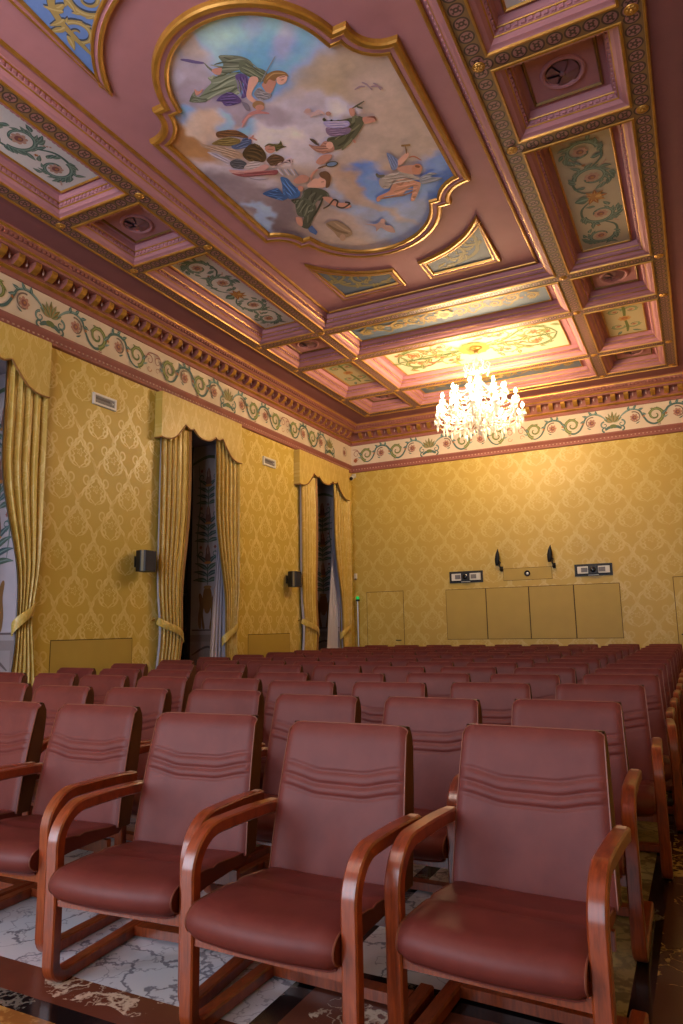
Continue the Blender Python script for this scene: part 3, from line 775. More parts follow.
body(c1((515, 235), (560, 222), (605, 255), (605, 330), (590, 380), (555, 390), (575, 320), (560, 280), (525, 265)), '#5f4f80', '#8576a6', '#43365e')
body(c1((385, 408), (430, 365), (490, 352), (550, 395), (545, 425), (470, 445), (440, 440), (420, 415)), '#5a4a7a', '#8070a0', '#3e3258')
c2 = crop(240, 20, .1464)
body(c2((0, 270), (60, 275), (75, 310), (140, 325), (180, 350), (190, 400), (100, 420), (60, 380), (0, 340)), '#66705a', '#8c967c', '#4a5242')
FP.line(c2((240, 240), (200, 310), (130, 440)), .5, '#8a8a92')
FP.blob(c2((65, 390), (110, 380), (125, 410), (90, 470), (80, 510), (110, 545), (90, 560), (45, 520), (50, 460)), SKH)
FP.blob(c2((150, 430), (200, 390), (245, 410), (240, 440), (215, 490), (190, 500), (160, 460)), SK)
body(c2((95, 500), (130, 455), (180, 490), (215, 500), (200, 530), (140, 540)), '#878788', '#b2b2b4', '#626068')
FP.ell(*c2((285, 395))[0], 5.2, 6.2, SKH, .6); FP.line(c2((280, 405), (300, 400)), .4, SKD); FP.line(c2((268, 385), (310, 378)), .4, '#7d5548')
FP.blob(c2((160, 410), (190, 360), (250, 338), (310, 350), (330, 380), (300, 372), (255, 385), (235, 410), (200, 400), (175, 430)), '#8a6a42'); FP.line(c2((180, 400), (230, 360), (310, 360)), .7, '#b09260')
# cherub below her
FP.ell(*c2((125, 575))[0], 6, 4.4, '#9a7a52'); FP.ell(*c2((135, 592))[0], 4.6, 3, SK)
c1b = c1
FP.blob(c1((560, 420), (600, 430), (615, 470), (590, 475)), '#7a7480'); FP.line(c1((690, 475), (620, 500), (560, 560)), 1.7, '#b5807a'); FP.line(c1((560, 590), (600, 520), (670, 480)), 1.3, '#c09088'); FP.line(c2((60, 640), (130, 625), (200, 632)), 1.2, '#b8827c')
c3 = crop(200, 110, .1464)
# group at the lower left: helmeted man, old man with shield, woman
body(c3((110, 150), (150, 135), (230, 130), (290, 150), (330, 180), (300, 185), (230, 170), (170, 180), (120, 180)), '#6a4a30', '#9a7448', '#48301e')
body(c3((80, 225), (130, 195), (200, 180), (270, 195), (265, 225), (200, 240), (120, 235)), '#7b6a3c', '#a8965c', '#544624')
body(c3((215, 240), (270, 220), (300, 185), (350, 195), (345, 235), (300, 255), (240, 262)), '#4f5f7e', '#8395b4', '#36435c')
FP.line(c3((330, 190), (355, 180), (365, 165)), .9, SK); FP.line(c3((355, 185), (390, 200)), .8, SK)
body(c3((0, 220), (60, 235), (130, 240), (200, 255), (280, 285), (290, 315), (240, 325), (170, 310), (120, 270), (40, 255)), '#a58d76', '#c9b49c', '#7c654f')
body(c3((290, 290), (330, 235), (380, 225), (420, 250), (450, 300), (440, 345), (380, 350), (320, 335)), '#4f3e26', '#735e3c', '#352817')
FP.ell(*c3((478, 258))[0], 5.2, 4.4, SK, .3); FP.line(c3((460, 262), (500, 262)), .4, SKD)
body(c3((440, 245), (470, 222), (530, 230), (552, 205), (565, 235), (590, 243), (555, 255), (520, 275), (510, 245), (480, 232)), '#55512f', '#7c7748', '#38351c')
body(c3((50, 280), (110, 290), (190, 330), (220, 350), (200, 375), (150, 340), (90, 310)), '#a9a2aa', '#c8c3ca', '#837c86')
body(c3((205, 350), (250, 330), (310, 350), (320, 385), (270, 395), (220, 385)), '#4d4f56', '#75777e', '#36383e')
body(c3((300, 385), (350, 345), (420, 350), (440, 370), (400, 395), (330, 400)), '#b3aaa6', '#d0c8c4', '#8f8583')
FP.blob(c3((200, 400), (260, 405), (350, 400), (440, 365), (470, 380), (440, 405), (360, 425), (260, 428), (210, 420)), '#c29a92')
body(c3((215, 425), (300, 430), (420, 410), (480, 405), (530, 405), (520, 435), (440, 440), (300, 450)), '#8d4f52', '#b37a78', '#6a343a')
body(c3((455, 330), (500, 295), (560, 310), (575, 340), (540, 365), (490, 375), (470, 360)), '#5f4632', '#85664a', '#40301f')
for k in range(5): FP.line(c3((490+20*k, 385-10*k), (560+15*k, 345-8*k+12), (640-5*k, 330+12*k)), .9, '#5a3d44' if k % 2 else '#c5b2b0')
for k in range(6): FP.line(c3((530+22*k, 395), (545+22*k, 415), (570+20*k, 440)), .8, '#8d8c92' if k % 2 else '#c2bfc6')
FP.line(c3((330, 455), (400, 470), (470, 462)), .5, '#8b8790')
c5 = crop(250, 160, .161)
# woman with a snake, blue mantle, mirror
body(c5((190, 100), (235, 110), (270, 150), (310, 190), (300, 225), (240, 235), (205, 200), (200, 150)), '#38659a', '#6a9ace', '#234470')
body(c5((80, 200), (140, 175), (175, 170), (200, 200), (240, 225), (200, 245), (140, 230), (100, 215)), '#30588a', '#5d8cc0', '#1e3c66')
body(c5((330, 190), (380, 165), (460, 180), (490, 215), (440, 245), (400, 245), (410, 300), (385, 380), (360, 420), (320, 405), (335, 350), (295, 335), (300, 290), (260, 245), (330, 225)), '#43493d', '#6a7162', '#2a2f26')
body(c5((285, 255), (330, 230), (380, 250), (390, 300), (350, 345), (300, 340), (285, 300)), '#50584a', '#7e8674', '#343a2e')
FP.blob(c5((285, 350), (320, 355), (328, 390), (320, 405), (295, 390)), SK)
FP.poly(c5((360, 420), (385, 400), (420, 440), (410, 460), (370, 440)), '#3f5f92')
FP.blob(c5((450, 225), (500, 225), (540, 255), (590, 260), (630, 280), (600, 295), (540, 285), (490, 262)), SK)
FP.line(c5((455, 295), (490, 275), (520, 240), (545, 250), (540, 280), (580, 290), (620, 262), (590, 255)), .8, '#3a2c2a', taper=False)
FP.blob(c5((270, 120), (320, 85), (365, 100), (350, 130), (290, 140)), SK); FP.blob(c5((355, 150), (400, 110), (440, 120), (450, 160), (380, 165)), SKH); FP.blob(c5((300, 155), (330, 160), (325, 185), (300, 180)), SK)
FP.ell(*c5((450, 130))[0], 5.4, 6, SKH, .8); FP.blob(c5((430, 75), (470, 62), (500, 90), (495, 150), (470, 165), (470, 120), (440, 100)), '#6b4a34'); FP.line(c5((440, 130), (460, 128)), .4, SKD)
FP.line(c5((380, 120), (385, 85), (420, 50)), 1.2, SK); FP.line(c5((420, 45), (480, 25)), .8, '#5b3c28'); FP.ell(*c5((508, 18))[0], 6.4, 3, '#4f4434', -.15); FP.ell(*c5((508, 18))[0], 5, 1.9, '#6d86a2', -.15)
# smoke-brown cherub head below
FP.blob(c5((470, 390), (540, 370), (620, 420), (630, 460), (560, 480), (520, 440)), '#8a7560'); FP.line(c5((480, 390), (540, 430), (610, 450)), 1.2, '#6f5a44'); FP.line(c5((520, 380), (580, 420), (625, 440)), .9, '#a08a70'); FP.ell(*c5((575, 475))[0], 3, 3.4, '#a08470')
c4 = crop(270, 90, .161)
# figure in olive and lilac on the right cloud
body(c4((320, 180), (420, 180), (500, 165), (560, 155), (585, 185), (560, 240), (510, 310), (470, 345), (400, 365), (360, 340), (360, 290), (440, 280), (500, 250), (490, 190), (400, 185)), '#565842', '#7c7e62', '#3a3c2a')
body(c4((335, 190), (430, 185), (485, 185), (490, 215), (430, 230), (360, 225)), '#a49cc0', '#cbc5de', '#7a7198'); body(c4((350, 225), (430, 235), (495, 225), (490, 260), (420, 278), (360, 270)), '#7d6a86', '#a592ae', '#5d4b66')
FP.blob(c4((575, 165), (620, 155), (660, 170), (645, 190), (590, 200)), SK); FP.blob(c4((600, 160), (650, 155), (660, 185), (640, 165)), '#7a4a3c')
FP.blob(c4((490, 110), (520, 105), (525, 150), (500, 150)), SK); FP.line(c4((510, 105), (545, 85), (585, 60)), .9, '#5a5a48'); FP.line(c4((540, 95), (575, 105)), 1., '#5a5a48'); FP.line(c4((515, 300), (530, 320)), 1.2, SK)
body(c4((240, 330), (300, 345), (340, 310), (390, 330), (395, 370), (330, 385), (280, 370)), '#a67b6a', '#c79c88', '#805646'); FP.blob(c4((245, 295), (275, 300), (300, 335), (275, 325)), '#4a4038')
FP.ell(*c4((370, 335))[0], 3.6, 3.6, SKH); FP.blob(c4((285, 440), (320, 400), (380, 392), (375, 420), (320, 455)), SK)
FP.line(c4((210, 125), (260, 140), (330, 130)), 2, '#b7a2a2'); FP.ell(*c4((235, 120))[0], 3, 2.4, '#b89a92'); FP.ell(*c4((362, 138))[0], 2.6, 2.2, '#a88478'); FP.line(c4((250, 160), (300, 120), (340, 145)), 1.2, '#c0a8a4')
c6 = crop(340, 120, .19)
# flying putto with a hammer and wings
body(c6((270, 345), (300, 310), (345, 300), (400, 315), (425, 330), (400, 400), (385, 420), (372, 410), (385, 345), (350, 360), (325, 385), (240, 395), (200, 425), (195, 400), (255, 370)), '#b58670', '#d2a58e', '#8d6350')
body(c6((205, 310), (250, 280), (340, 270), (415, 295), (420, 310), (330, 290), (280, 305), (260, 350), (220, 350)), '#a19a92', '#c5c0ba', '#777068')
FP.line(c6((190, 275), (205, 290), (235, 285)), 1.6, '#5a5a52')
FP.blob(c6((295, 245), (330, 235), (400, 230), (425, 250), (415, 280), (330, 270)), SK); FP.ell(*c6((405, 250))[0], 5, 5.6, '#b98268', .8); FP.line(c6((395, 235), (420, 240)), 1.3, '#7c4a34')
FP.blob(c6((290, 235), (310, 200), (350, 165), (362, 180), (325, 225)), SKH); FP.line(c6((350, 170), (345, 130)), .6, '#7d5a34'); FP.line(c6((322, 128), (370, 124)), 1., '#8d6a3c', taper=False); FP.line(c6((362, 190), (390, 185), (428, 205)), .7, '#a5674f')
body(c6((248, 165), (300, 200), (300, 245), (275, 255), (255, 205)), '#6c7fa6', '#8fa3c8', '#4f5f84')
body(c6((420, 300), (470, 270), (510, 275), (470, 290), (540, 298), (480, 320), (430, 330)), '#7f8896', '#a5aeba', '#5f6878')
# two more faint putti
FP.blob(c6((130, 540), (190, 540), (230, 515), (240, 545), (270, 550), (290, 585), (250, 580), (215, 560), (190, 580), (185, 555)), '#a58a86'); FP.ell(*c6((225, 525))[0], 2.6, 2.4, '#b8968c')
c7 = crop(330, 20, .1757)
for a, b in (((140, 388), (200, 370)), ((180, 345), (240, 390)), ((230, 370), (300, 380)), ((245, 350), (290, 390))): FP.line(c7(a, ((a[0]+b[0])/2, (a[1]+b[1])/2-8), b), .9, '#94808a')
n0 = len(gm.v); gm.v += FP.mb.v
gcols = [gc]
for f in FP.mb.f: gm.f.append(tuple(i+n0 for i in f)); gm.m.append(0)
fc = np.concatenate([np.repeat(np.array([FP.mb.col[i]]), len(f), 0) for i, f in enumerate(FP.mb.f)])
cv = gm.build('canvas', M['fresco'], fres)
ca = cv.data.color_attributes.new('Col', 'FLOAT_COLOR', 'CORNER'); buf = np.ones((len(cv.data.loops), 4), np.float32); buf[:, :3] = np.clip((np.concatenate([gc, fc])**1.08)*np.array([1.5, 1.42, 1.72]), 0, .97); ca.data.foreach_set('color', buf.ravel())
# ------------------------------------------------------------------ walls
WIN = [(-15.45, -13.75), (-11.1, -9.4), (-6.83, -5.12), (-2.5, -.75)]; WZ = 4.72; RD = .85
wl = MB(); yy = -RL
for a, b in WIN:
    wl.quad((0, yy, 0), (0, a, 0), (0, a, ZB), (0, yy, ZB)); wl.quad((0, a, WZ), (0, b, WZ), (0, b, ZB), (0, a, ZB)); yy = b
wl.quad((0, yy, 0), (0, 0, 0), (0, 0, ZB), (0, yy, ZB))
wl.quad((0, -RL, ZB), (0, 0, ZB), (0, 0, HR+.6), (0, -RL, HR+.6))
struct(wl.build('wall_left', M['silk_y']))
wb = MB(); wb.quad((0, 0, 0), (RW, 0, 0), (RW, 0, HR+.6), (0, 0, HR+.6)); struct(wb.build('wall_back', M['silk_x']))
wr = MB(); wr.quad((RW, -RL, 0), (RW, 0, 0), (RW, 0, HR+.6), (RW, -RL, HR+.6)); struct(wr.build('wall_right', M['silk_y']))
NW = [(.7, 2.4), (2.95, 4.65), (5.2, 6.9)]  # unseen windows behind the camera, put in for the cool daylight
wf = MB(); xx = 0
for a, b in NW:
    wf.quad((xx, -RL, 0), (a, -RL, 0), (a, -RL, 4.7), (xx, -RL, 4.7)); wf.quad((a, -RL, 0), (b, -RL, 0), (b, -RL, .5), (a, -RL, .5)); xx = b
wf.quad((xx, -RL, 0), (RW, -RL, 0), (RW, -RL, 4.7), (xx, -RL, 4.7)); wf.quad((0, -RL, 4.7), (RW, -RL, 4.7), (RW, -RL, HR+.6), (0, -RL, HR+.6))
struct(wf.build('wall_near', M['silk_x']))
# low flush doors in the silk of the window piers
def flush(mb, O, U, V, w, h, proud=.006, gap=.012):
    """a flush leaf with its dark joint, on the plane O + U s + V t; returns nothing"""
    O, U, V = Vector(O), Vector(U), Vector(V); N = U.cross(V).normalized()
    for k, (g, pr, m) in enumerate(((0, .002, 1), (gap, proud, 0))):
        a, b, c, d = [O+U*s+V*t+N*pr for s, t in ((g, g if t0 else g), (w-g, g), (w-g, h-g), (g, h-g))] if (t0 := 1) else None
        mb.quad(a, b, c, d, m)
        if k: 
            for p, q in ((a, b), (b, c), (c, d), (d, a)): mb.quad(p, q, q-N*pr, p-N*pr, 0)
for n, (a, b) in enumerate(((-8.87, -7.41), (-4.46, -2.98))):
    mb = MB(); flush(mb, (0, a, .12), (0, 1, 0), (0, 0, 1), b-a, 1.13); struct(mb.build('trim_%d' % (4+n), [M['silk_plain'], M['seam']]))
# ------------------------------------------------------------------ windows with painted reveals
def reveal_paint(P, z0=1.36):
    P.poly([(-RD, 0), (0, 0), (0, z0-.1), (-RD, z0-.1)], '#86797a'); P.poly([(-RD, z0-.1), (0, z0-.1), (0, z0), (-RD, z0)], '#a09498')
    P.poly([(-RD+.06, .2), (-.06, .2), (-.06, z0-.22), (-RD+.06, z0-.22)], '#968a8c'); P.line([(-RD+.1, .9), (-.4, 1.05), (-.1, .9)], .02, '#5b4d4e'); P.line([(-RD+.1, z0-.02), (-.02, z0-.02)], .012, '#5b4d50', taper=False)
    x = -.42
    # pedestal group: winged beasts either side of a vase
    for sg in (1, -1):
        P.blob([(x+sg*.05, z0+.02), (x+sg*.09, z0+.25), (x+sg*.07, z0+.45), (x+sg*.14, z0+.62), (x+sg*.19, z0+.6), (x+sg*.17, z0+.42), (x+sg*.2, z0+.2), (x+sg*.18, z0+.02), (x+sg*.13, z0+.02), (x+sg*.13, z0+.2), (x+sg*.1, z0+.02)], '#7d5a34')
    P.blob([(x-.05, z0+.3), (x+.05, z0+.3), (x+.1, z0+.55), (x+.06, z0+.72), (x-.06, z0+.72), (x-.1, z0+.55)], '#80592f'); P.ell(x, z0+.74, .09, .03, '#9a7444')
    for lvl, (zc, sc) in enumerate(((z0+.78, 1.), (z0+1.5, .95), (z0+2.2, .85))):
        P.line([(x, zc), (x, zc+.62)], .012, '#4f5c4a')
        for k in range(4):
            for sg in (1, -1):
                P.leaf(x, zc+.05+.1*k, PI/2-sg*(1.0-.18*k), .30*sc, .05*sc, '#40545c' if k % 2 else '#4c5e54', '#748688', -sg*.5)
        P.blob([(x-.06, zc+.45), (x, zc+.38), (x+.06, zc+.45), (x+.035, zc+.62), (x-.035, zc+.62)], '#6f5048'); P.leaf(x, zc+.55, PI/2, .18, .05, '#80584e', '#a08478', 0)
        P.ell(x, zc+.40, .08, .025, '#a5713f')
        for sg in (1, -1): P.spiral(x+sg*.15, zc+.55, .07, -PI/2, 1.1, sg, .014, '#46625f', None, 3); P.flower(x+sg*.16, zc+.68, .035, '#8e5a56', '#6d3d44', TAN, 6)
    for sg in (1, -1): P.line([(x+sg*.2, z0+.9), (x+sg*.24, z0+1.6), (x+sg*.18, z0+2.3), (x+sg*.22, z0+3.0)], .012, '#566c66')
    P.line([(-RD+.02, WZ-.35), (x, WZ-.22), (-.02, WZ-.35)], .03, '#5f6a52')
for n, (a, b) in enumerate(WIN):
    if n == 0: pass
    w = MB()
    w.quad((0, a, 0), (-RD, a, 0), (-RD, a, WZ), (0, a, WZ), 0); w.quad((0, b, 0), (-RD, b, 0), (-RD, b, WZ), (0, b, WZ), 0)
    w.quad((0, a, WZ), (-RD, a, WZ), (-RD, b, WZ), (0, b, WZ), 0); w.quad((0, a, 0), (-RD, a, 0), (-RD, b, 0), (0, b, 0), 2)
    w.quad((-RD, a, 0), (-RD, b, 0), (-RD, b, WZ), (-RD, a, WZ), 1)
    W_ = struct(w.build('window_%d' % (n+1), [M['reveal_paint'], M['glass_dark'], M['marble_white']]))
    f = MB(); x = -RD+.02; mid = (a+b)/2
    for y0, y1 in ((a, a+.09), (mid-.05, mid+.05), (b-.09, b)): f.box(x-.02, x+.04, y0, y1, 0, WZ)
    for z0, z1 in ((0, .7), (WZ-.09, WZ), (3.3, 3.38), (1.95, 2.0)): f.box(x-.02, x+.035, a, b, z0, z1)
    f.build('window_frame', M['dark_wood'] if 'dark_wood' in M else M.setdefault('dark_wood', woodmat('dark_window_wood', '#1f1713', '#2a1f19', '#33261e', .5)), W_)
    if n > 0:
        P = Paint(lambda s, t, h, b=b: (s, b-.001-h, t)); reveal_paint(P); P.build('painted_reveal', M['paint'], W_)
for n, (a, b) in enumerate(NW):
    w = MB(); y = -RL-.4
    for q in (a, b): w.quad((q, -RL, .5), (q, y, .5), (q, y, 4.7), (q, -RL, 4.7), 0)
    for q in (.5, 4.7): w.quad((a, -RL, q), (b, -RL, q), (b, y, q), (a, y, q), 0)
    mid = (a+b)/2
    for x0, x1 in ((a, a+.07), (mid-.03, mid+.03), (b-.07, b)): w.box(x0, x1, y+.0, y+.05, .5, 4.7, 0)
    struct(w.build('window_%d' % (n+5), [M['reveal_paint']]))
# ------------------------------------------------------------------ curtains
def sm(t): t = max(0, min(1, t)); return t*t*(3-2*t)
def curtain(yo, sg, wt, wtie, wbot, label, ztie=1.3, nf=6, seed=0):
    """outer edge at yo, spreading towards sg; gathered by a tieback"""
    rnd = random.Random(seed); ph = [rnd.uniform(-.5, .5) for _ in range(3)]
    root = tag(empty('curtain', (.055, yo+sg*wt*.4, 0)), label, 'curtain', 'gold silk curtains at the windows'); ox, oy = .055, yo+sg*wt*.4
    ztop = 4.72
    def width(z):
        if z > ztie: return wtie+(wt-wtie)*sm((z-ztie)/(3.6-ztie))**.9
        return wtie+(wbot-wtie)*sm((ztie-z)/1.0)
    def outer(z):
        k = .08*math.exp(-((z-ztie)/.5)**2); return k
    def surf(u, v, dxx=0.):
        z = ztop*(1-v)+.03
        w = width(z); g = w/wt
        a = 2*PI*nf*u; fold = math.cos(a+ph[0])+.35*math.cos(2.1*a+ph[1]+z*.3)
        amp = .033*(.55+.45*g)*(.6+.4*sm((ztop-z)/1.))
        x = .02+amp*fold+dxx+.02*(1-g)
        y = yo+sg*(outer(z)+w*(u+.012*math.sin(a+1.3)))
        return (x, y-oy, z)
    d = MB(); d.grid(lambda u, v: surf(u, v), nf*14, 46); d.build('drape', M['drape'], root, True, sharp=180)
    l = MB(); l.grid(lambda u, v: surf(u*.05-.012, .62+.38*v, -.012), 5, 20); l.grid(lambda u, v: (surf(u, v)[0]-.02, surf(u, v)[1], surf(u, v)[2]), nf*8, 30); l.build('lining', M['lining'], root, True, sharp=180)
    br = MB(); br.grid(lambda u, v: surf(.955+u*.045, v, .006), 4, 46); br.build('braid_edge', M['fringe'], root, True, sharp=180)
    # tieback: a padded band from a hook on the wall round the gathered folds
    t = MB(); wz = width(ztie); pts = []
    n = 22
    for i in range(n):
        f = i/(n-1); a = -PI*.55+f*PI*1.25
        pts.append(((math.cos(a)*.085+.02), sg*(outer(ztie)+wz*.5+math.sin(a)*(wz*.5+.03))*1.+(yo-oy), ztie+.20-.36*f+.03*math.sin(f*PI)))
    path = []
    for i, p in enumerate(pts):
        q = Vector(pts[min(i+1, n-1)])-Vector(pts[max(i-1, 0)]); q.normalize(); up = Vector((0, 0, 1)); nn = q.cross(up).normalized()
        path.append((p, nn, q.cross(nn)))
    t.sweep(path, [(.012*math.cos(k*PI/4), .055*math.sin(k*PI/4)) for k in range(8)]); t.build('tieback', M['drape'], root, True)
    hk = MB(); hk.tube([(-.055, yo-oy-sg*.0, ztie+.2), (-.04, yo-oy, ztie+.2), (.0, yo-oy, ztie+.22)], .008); hk.build('hook', M['brass'], root)
    return root
curtain(-9.17, -1, .62, .2, .34, 'gold curtain at the edge of the photo, gathered by a rolled tieback', 1.5, 5, 1)
curtain(-7.0, 1, .71, .50, .47, 'gold curtain beside the nearer wall speaker, tied back', 1.3, 6, 2)
curtain(-4.89, -1, .70, .30, .36, 'gold curtain tied back against the pier between the two farther windows', 1.25, 6, 3)
curtain(-2.64, 1, .70, .60, .62, 'gold curtain beside the farther wall speaker, tied back', 1.3, 6, 4)
curtain(-.32, -1, .82, .40, .42, 'gold curtain in the corner by the end wall, tied back', 1.25, 6, 5)
def sheer(y0, y1, yb, label, x=-.06):
    root = MB()
    root.grid(lambda u, v: (x+.02*math.cos(2*PI*4*u), (y0+(y1-y0)*u)*(1-sm(v))+(yb+(y1+.0-yb)*u)*sm(v), 4.6*(1-v)+.02), 40, 24)
    tag(root.build('sheer_curtain', M['sheer'], None, True, sharp=180), label, 'curtain', 'white sheers')
sheer(-5.22, -5.13, -5.56, 'white sheer beside the reveal of the middle window')
sheer(-.86, -.77, -1.36, 'white sheer in the farthest window, near the end wall corner')
BOT = [(-1.08, 4.335), (-.98, 4.33), (-.87, 4.345), (-.76, 4.39), (-.66, 4.48), (-.57, 4.58), (-.5, 4.665), (-.46, 4.64), (-.4, 4.615), (-.34, 4.62), (-.3, 4.645), (-.24, 4.595), (-.16, 4.55), (-.08, 4.53), (0, 4.525)]
BOT = BOT+[(-y, z) for y, z in BOT[:-1][::-1]]
def pelmet(yc, label, hw=1.):
    root = tag(empty('pelmet', (0, yc, 4.7)), label, 'pelmet', 'scalloped silk pelmets over the windows'); X = .15; T = 5.085-4.7
    p = MB()
    for xx in (X, X-.02):
        for (a, za), (b, zb) in zip(BOT, BOT[1:]): p.quad((xx, a, za-4.7), (xx, b, zb-4.7), (xx, b, T), (xx, a, T))
    for y in (-1.08, 1.08): 
        for e in (0, .02): p.quad((0.004, y-e*(1 if y > 0 else -1), 4.335-4.7), (X, y-e*(1 if y > 0 else -1), 4.335-4.7), (X, y-e*(1 if y > 0 else -1), T), (0.004, y-e*(1 if y > 0 else -1), T))
    p.quad((0.004, -1.08, T), (X, -1.08, T), (X, 1.08, T), (0.004, 1.08, T))
    p.v = [(x, y*hw, z) for x, y, z in p.v]
    p.build('pelmet_board', M['drape'], root)
    b = MB(); b.tube([(X+.002, y, z-4.7+.006) for y, z in BOT], .013, 6); b.tube([(.01, -1.08, 4.335-4.7), (X, -1.08, 4.335-4.7)], .012, 6); b.v = [(x, y*hw, z) for x, y, z in b.v]; b.build('braid', M['fringe'], root, True)
    return root
pelmet(-10.285, 'scalloped gold pelmet cut by the edge of the photo')
pelmet(-5.985, 'scalloped gold pelmet over the middle window')
pelmet(-1.61, 'scalloped gold pelmet next to the end wall corner', 1.09)
# ------------------------------------------------------------------ things on the window wall
M['strip'] = newmat('speaker_strip', '#6f6138', .5)
def speaker(y, z, label):
    root = tag(empty('wall_speaker', (0, y, z), 0), label, 'speaker', 'wall speakers')
    b = MB(); pts = [(.08, -.11), (.20, -.15), (.26, -.11), (.26, .12), (.22, .15), (.08, .09)]
    lo = [(x, q, -.155) for x, q in pts]; hi = [(x, q, .155) for x, q in pts]; n = len(pts)
    b.face(lo[::-1]); b.face(hi)
    for i in range(n): b.quad(lo[i], lo[(i+1) % n], hi[(i+1) % n], hi[i], 0)
    b.build('cabinet', M['black'], root)
    c = MB(); c.quad((.263, -.104, -.145), (.263, .114, -.145), (.263, .114, .145), (.263, -.104, .145)); c.quad((.263, -.104, -.145), (.263, -.104, .145), (.257, -.107, .145), (.257, -.107, -.145)); c.build('front_cloth', M['black_cloth'], root)
    e = MB(); e.quad((.212, -.1435, -.15), (.24, -.125, -.15), (.24, -.125, .15), (.212, -.1435, .15)); e.build('edge_strip', M['strip'], root)
    k = MB(); k.box(0, .012, -.06, .06, -.08, .08); k.tube([(.01, 0, 0), (.09, 0, 0)], .02); k.build('bracket', M['black'], root)
speaker(-7.36, 2.36, 'black wall speaker by the middle window, the nearer of the two')
speaker(-3.06, 2.32, 'black wall speaker by the farthest window, the smaller looking of the two')
def emergency(y, z, label):
    root = tag(empty('mounted_emergency_light', (0, y, z)), label, 'emergency light', 'emergency lights high on the window wall'); W, H = .22, .085
    f = MB(); loop(f, -W, W, -H, H, [(0, 0, 0), (0, .03, 0), (.006, .036, 0), (.03, .036, 0), (.036, .024, 0)])
    f.v = [(z_, x, y_) for x, y_, z_ in f.v]; f.build('housing', M['white'], root)
    g = MB(); g.box(.004, .02, -W+.034, W-.034, -H+.034, H-.034)
    for k in range(5): g.box(.02, .025, -W+.05+.07*k, -W+.09+.07*k, -H+.04, -H+.062)
    g.build('diffuser', M['grey'], root)
    l = MB(); l.box(.02, .024, -W+.05, W-.12, .0, .03); l.build('louvre', M['grey_dark'], root)
    s = MB(); s.sphere((.026, W-.075, .0), .014, 8); s.build('test_lamp', M['white'], root)
emergency(-8.13, 4.615, 'white framed emergency light near the top of the silk, closer to the camera')
emergency(-3.76, 4.615, 'white framed emergency light high on the pier beside the farthest window')
# ------------------------------------------------------------------ end wall
d1 = MB(); flush(d1, (.345, 0, .0), (1, 0, 0), (0, 0, 1), .945, 2.165); D1 = struct(d1.build('door_1', [M['silk_x'], M['seam']]))
d2 = MB(); flush(d2, (6.985, 0, .0), (1, 0, 0), (0, 0, 1), 1.0, 2.22); D2 = struct(d2.build('door_2', [M['silk_x'], M['seam']]))
for D_, x, z in ((D1, 1.2, 1.03), (D2, 7.06, 1.10)):
    h = MB(); h.tube([(x, -.006, z), (x, -.05, z)], .012); h.tube([(x, -.05, z), (x+(-.11 if D_ is D1 else .11), -.055, z)], .011); h.lathe([(.001, 0), (.03, 0)], (x, 0, z), 4) if 0 else None
    h.build('door_handle', M['iron'], D_, True)
CPX = [2.317, 3.238, 4.172, 5.10, 6.003]
cup = tag(empty('wall_cupboard', (4.16, 0, 1.03)), 'long silk covered cupboard flush in the end wall, four doors wide', 'cupboard')
for a, b in zip(CPX, CPX[1:]):
    m_ = MB(); flush(m_, (a-4.16, 0, .005), (1, 0, 0), (0, 0, 1), b-a, 1.11, .008, .011); m_.build('door', [M['silk_plain'], M['seam']], cup)
slot = tag(empty('projection_hatch', (4.167, 0, 2.285)), 'narrow silk hatch with a round black lens between the two iron arms', 'hatch')
m_ = MB(); flush(m_, (-.52, 0, 0), (1, 0, 0), (0, 0, 1), 1.04, .265, .006, .008); m_.build('hatch_leaf', [M['silk_plain'], M['seam']], slot)
m_ = MB(); P0 = [(.001, 0), (.045, 0), (.062, .004), (.066, .012), (.06, .02), (.045, .012)]
m_.lathe(P0, (0, 0, 0), 20); m_.v = [(x, -.008-z, y+.137) for x, y, z in m_.v]; m_.build('lens_ring', M['black'], slot, True)
m_ = MB(); m_.sphere((0, 0, 0), .03, 12, 0, .5); m_.v = [(x+.006, -.02-z*.6, y+.137) for x, y, z in m_.v]; m_.build('lens', M['chrome'], slot, True)
def projector(x0, x1, z0, z1, label):
    cx, cz = (x0+x1)/2, (z0+z1)/2; W, H = (x1-x0)/2, (z1-z0)/2
    root = tag(empty('wall_projector', (cx, 0, cz)), label, 'projector', 'projectors in black wall openings')
    f = MB(); loop(f, -W, W, -H, H, [(0, .001, 0), (0, .02, 0), (.03, .02, 0), (.04, .006, 0)]); f.quad((-W+.03, -H+.03, .004), (W-.03, -H+.03, .004), (W-.03, H-.03, .004), (-W+.03, H-.03, .004))
    f.v = [(x, -z, y) for x, y, z in f.v]; f.build('opening_frame', M['black'], root)
    b = MB(); b.box(-W+.06, W-.05, -.05, -.005, -H+.055, H-.05); b.build('casing', M['white'], root)
    for s in (-1, 1):
        g = MB(); c = s*W*.47
        g.box(c-.062, c+.062, -.054, -.05, -.045, .05)
        for k in range(4): g.box(c-.062, c+.062, -.058, -.054, -.04+.024*k, -.03+.024*k)
        g.build('grille', M['grey'], root)
    l = MB(); l.box(-.095, .095, -.085, -.05, -.085, .085); l.build('lens_block', M['black'], root)
    q = MB(); q.lathe([(.001, .03), (.04, .03), (.055, .02), (.055, 0)], n=16); q.v = [(x, -.085-z, y) for x, y, z in q.v]; q.build('lens', M['glass_dark'], root, True)
    s_ = MB(); s_.box(-.10, .10, -.06, -.045, -.115, -.10); s_.build('lens_support', M['white'], root)
projector(2.427, 3.195, 2.281, 2.54, 'projector in a black opening above the cupboard, nearer the curtained corner')
projector(5.148, 5.892, 2.306, 2.556, 'projector in a black opening above the cupboard, nearer the door with a black handle')
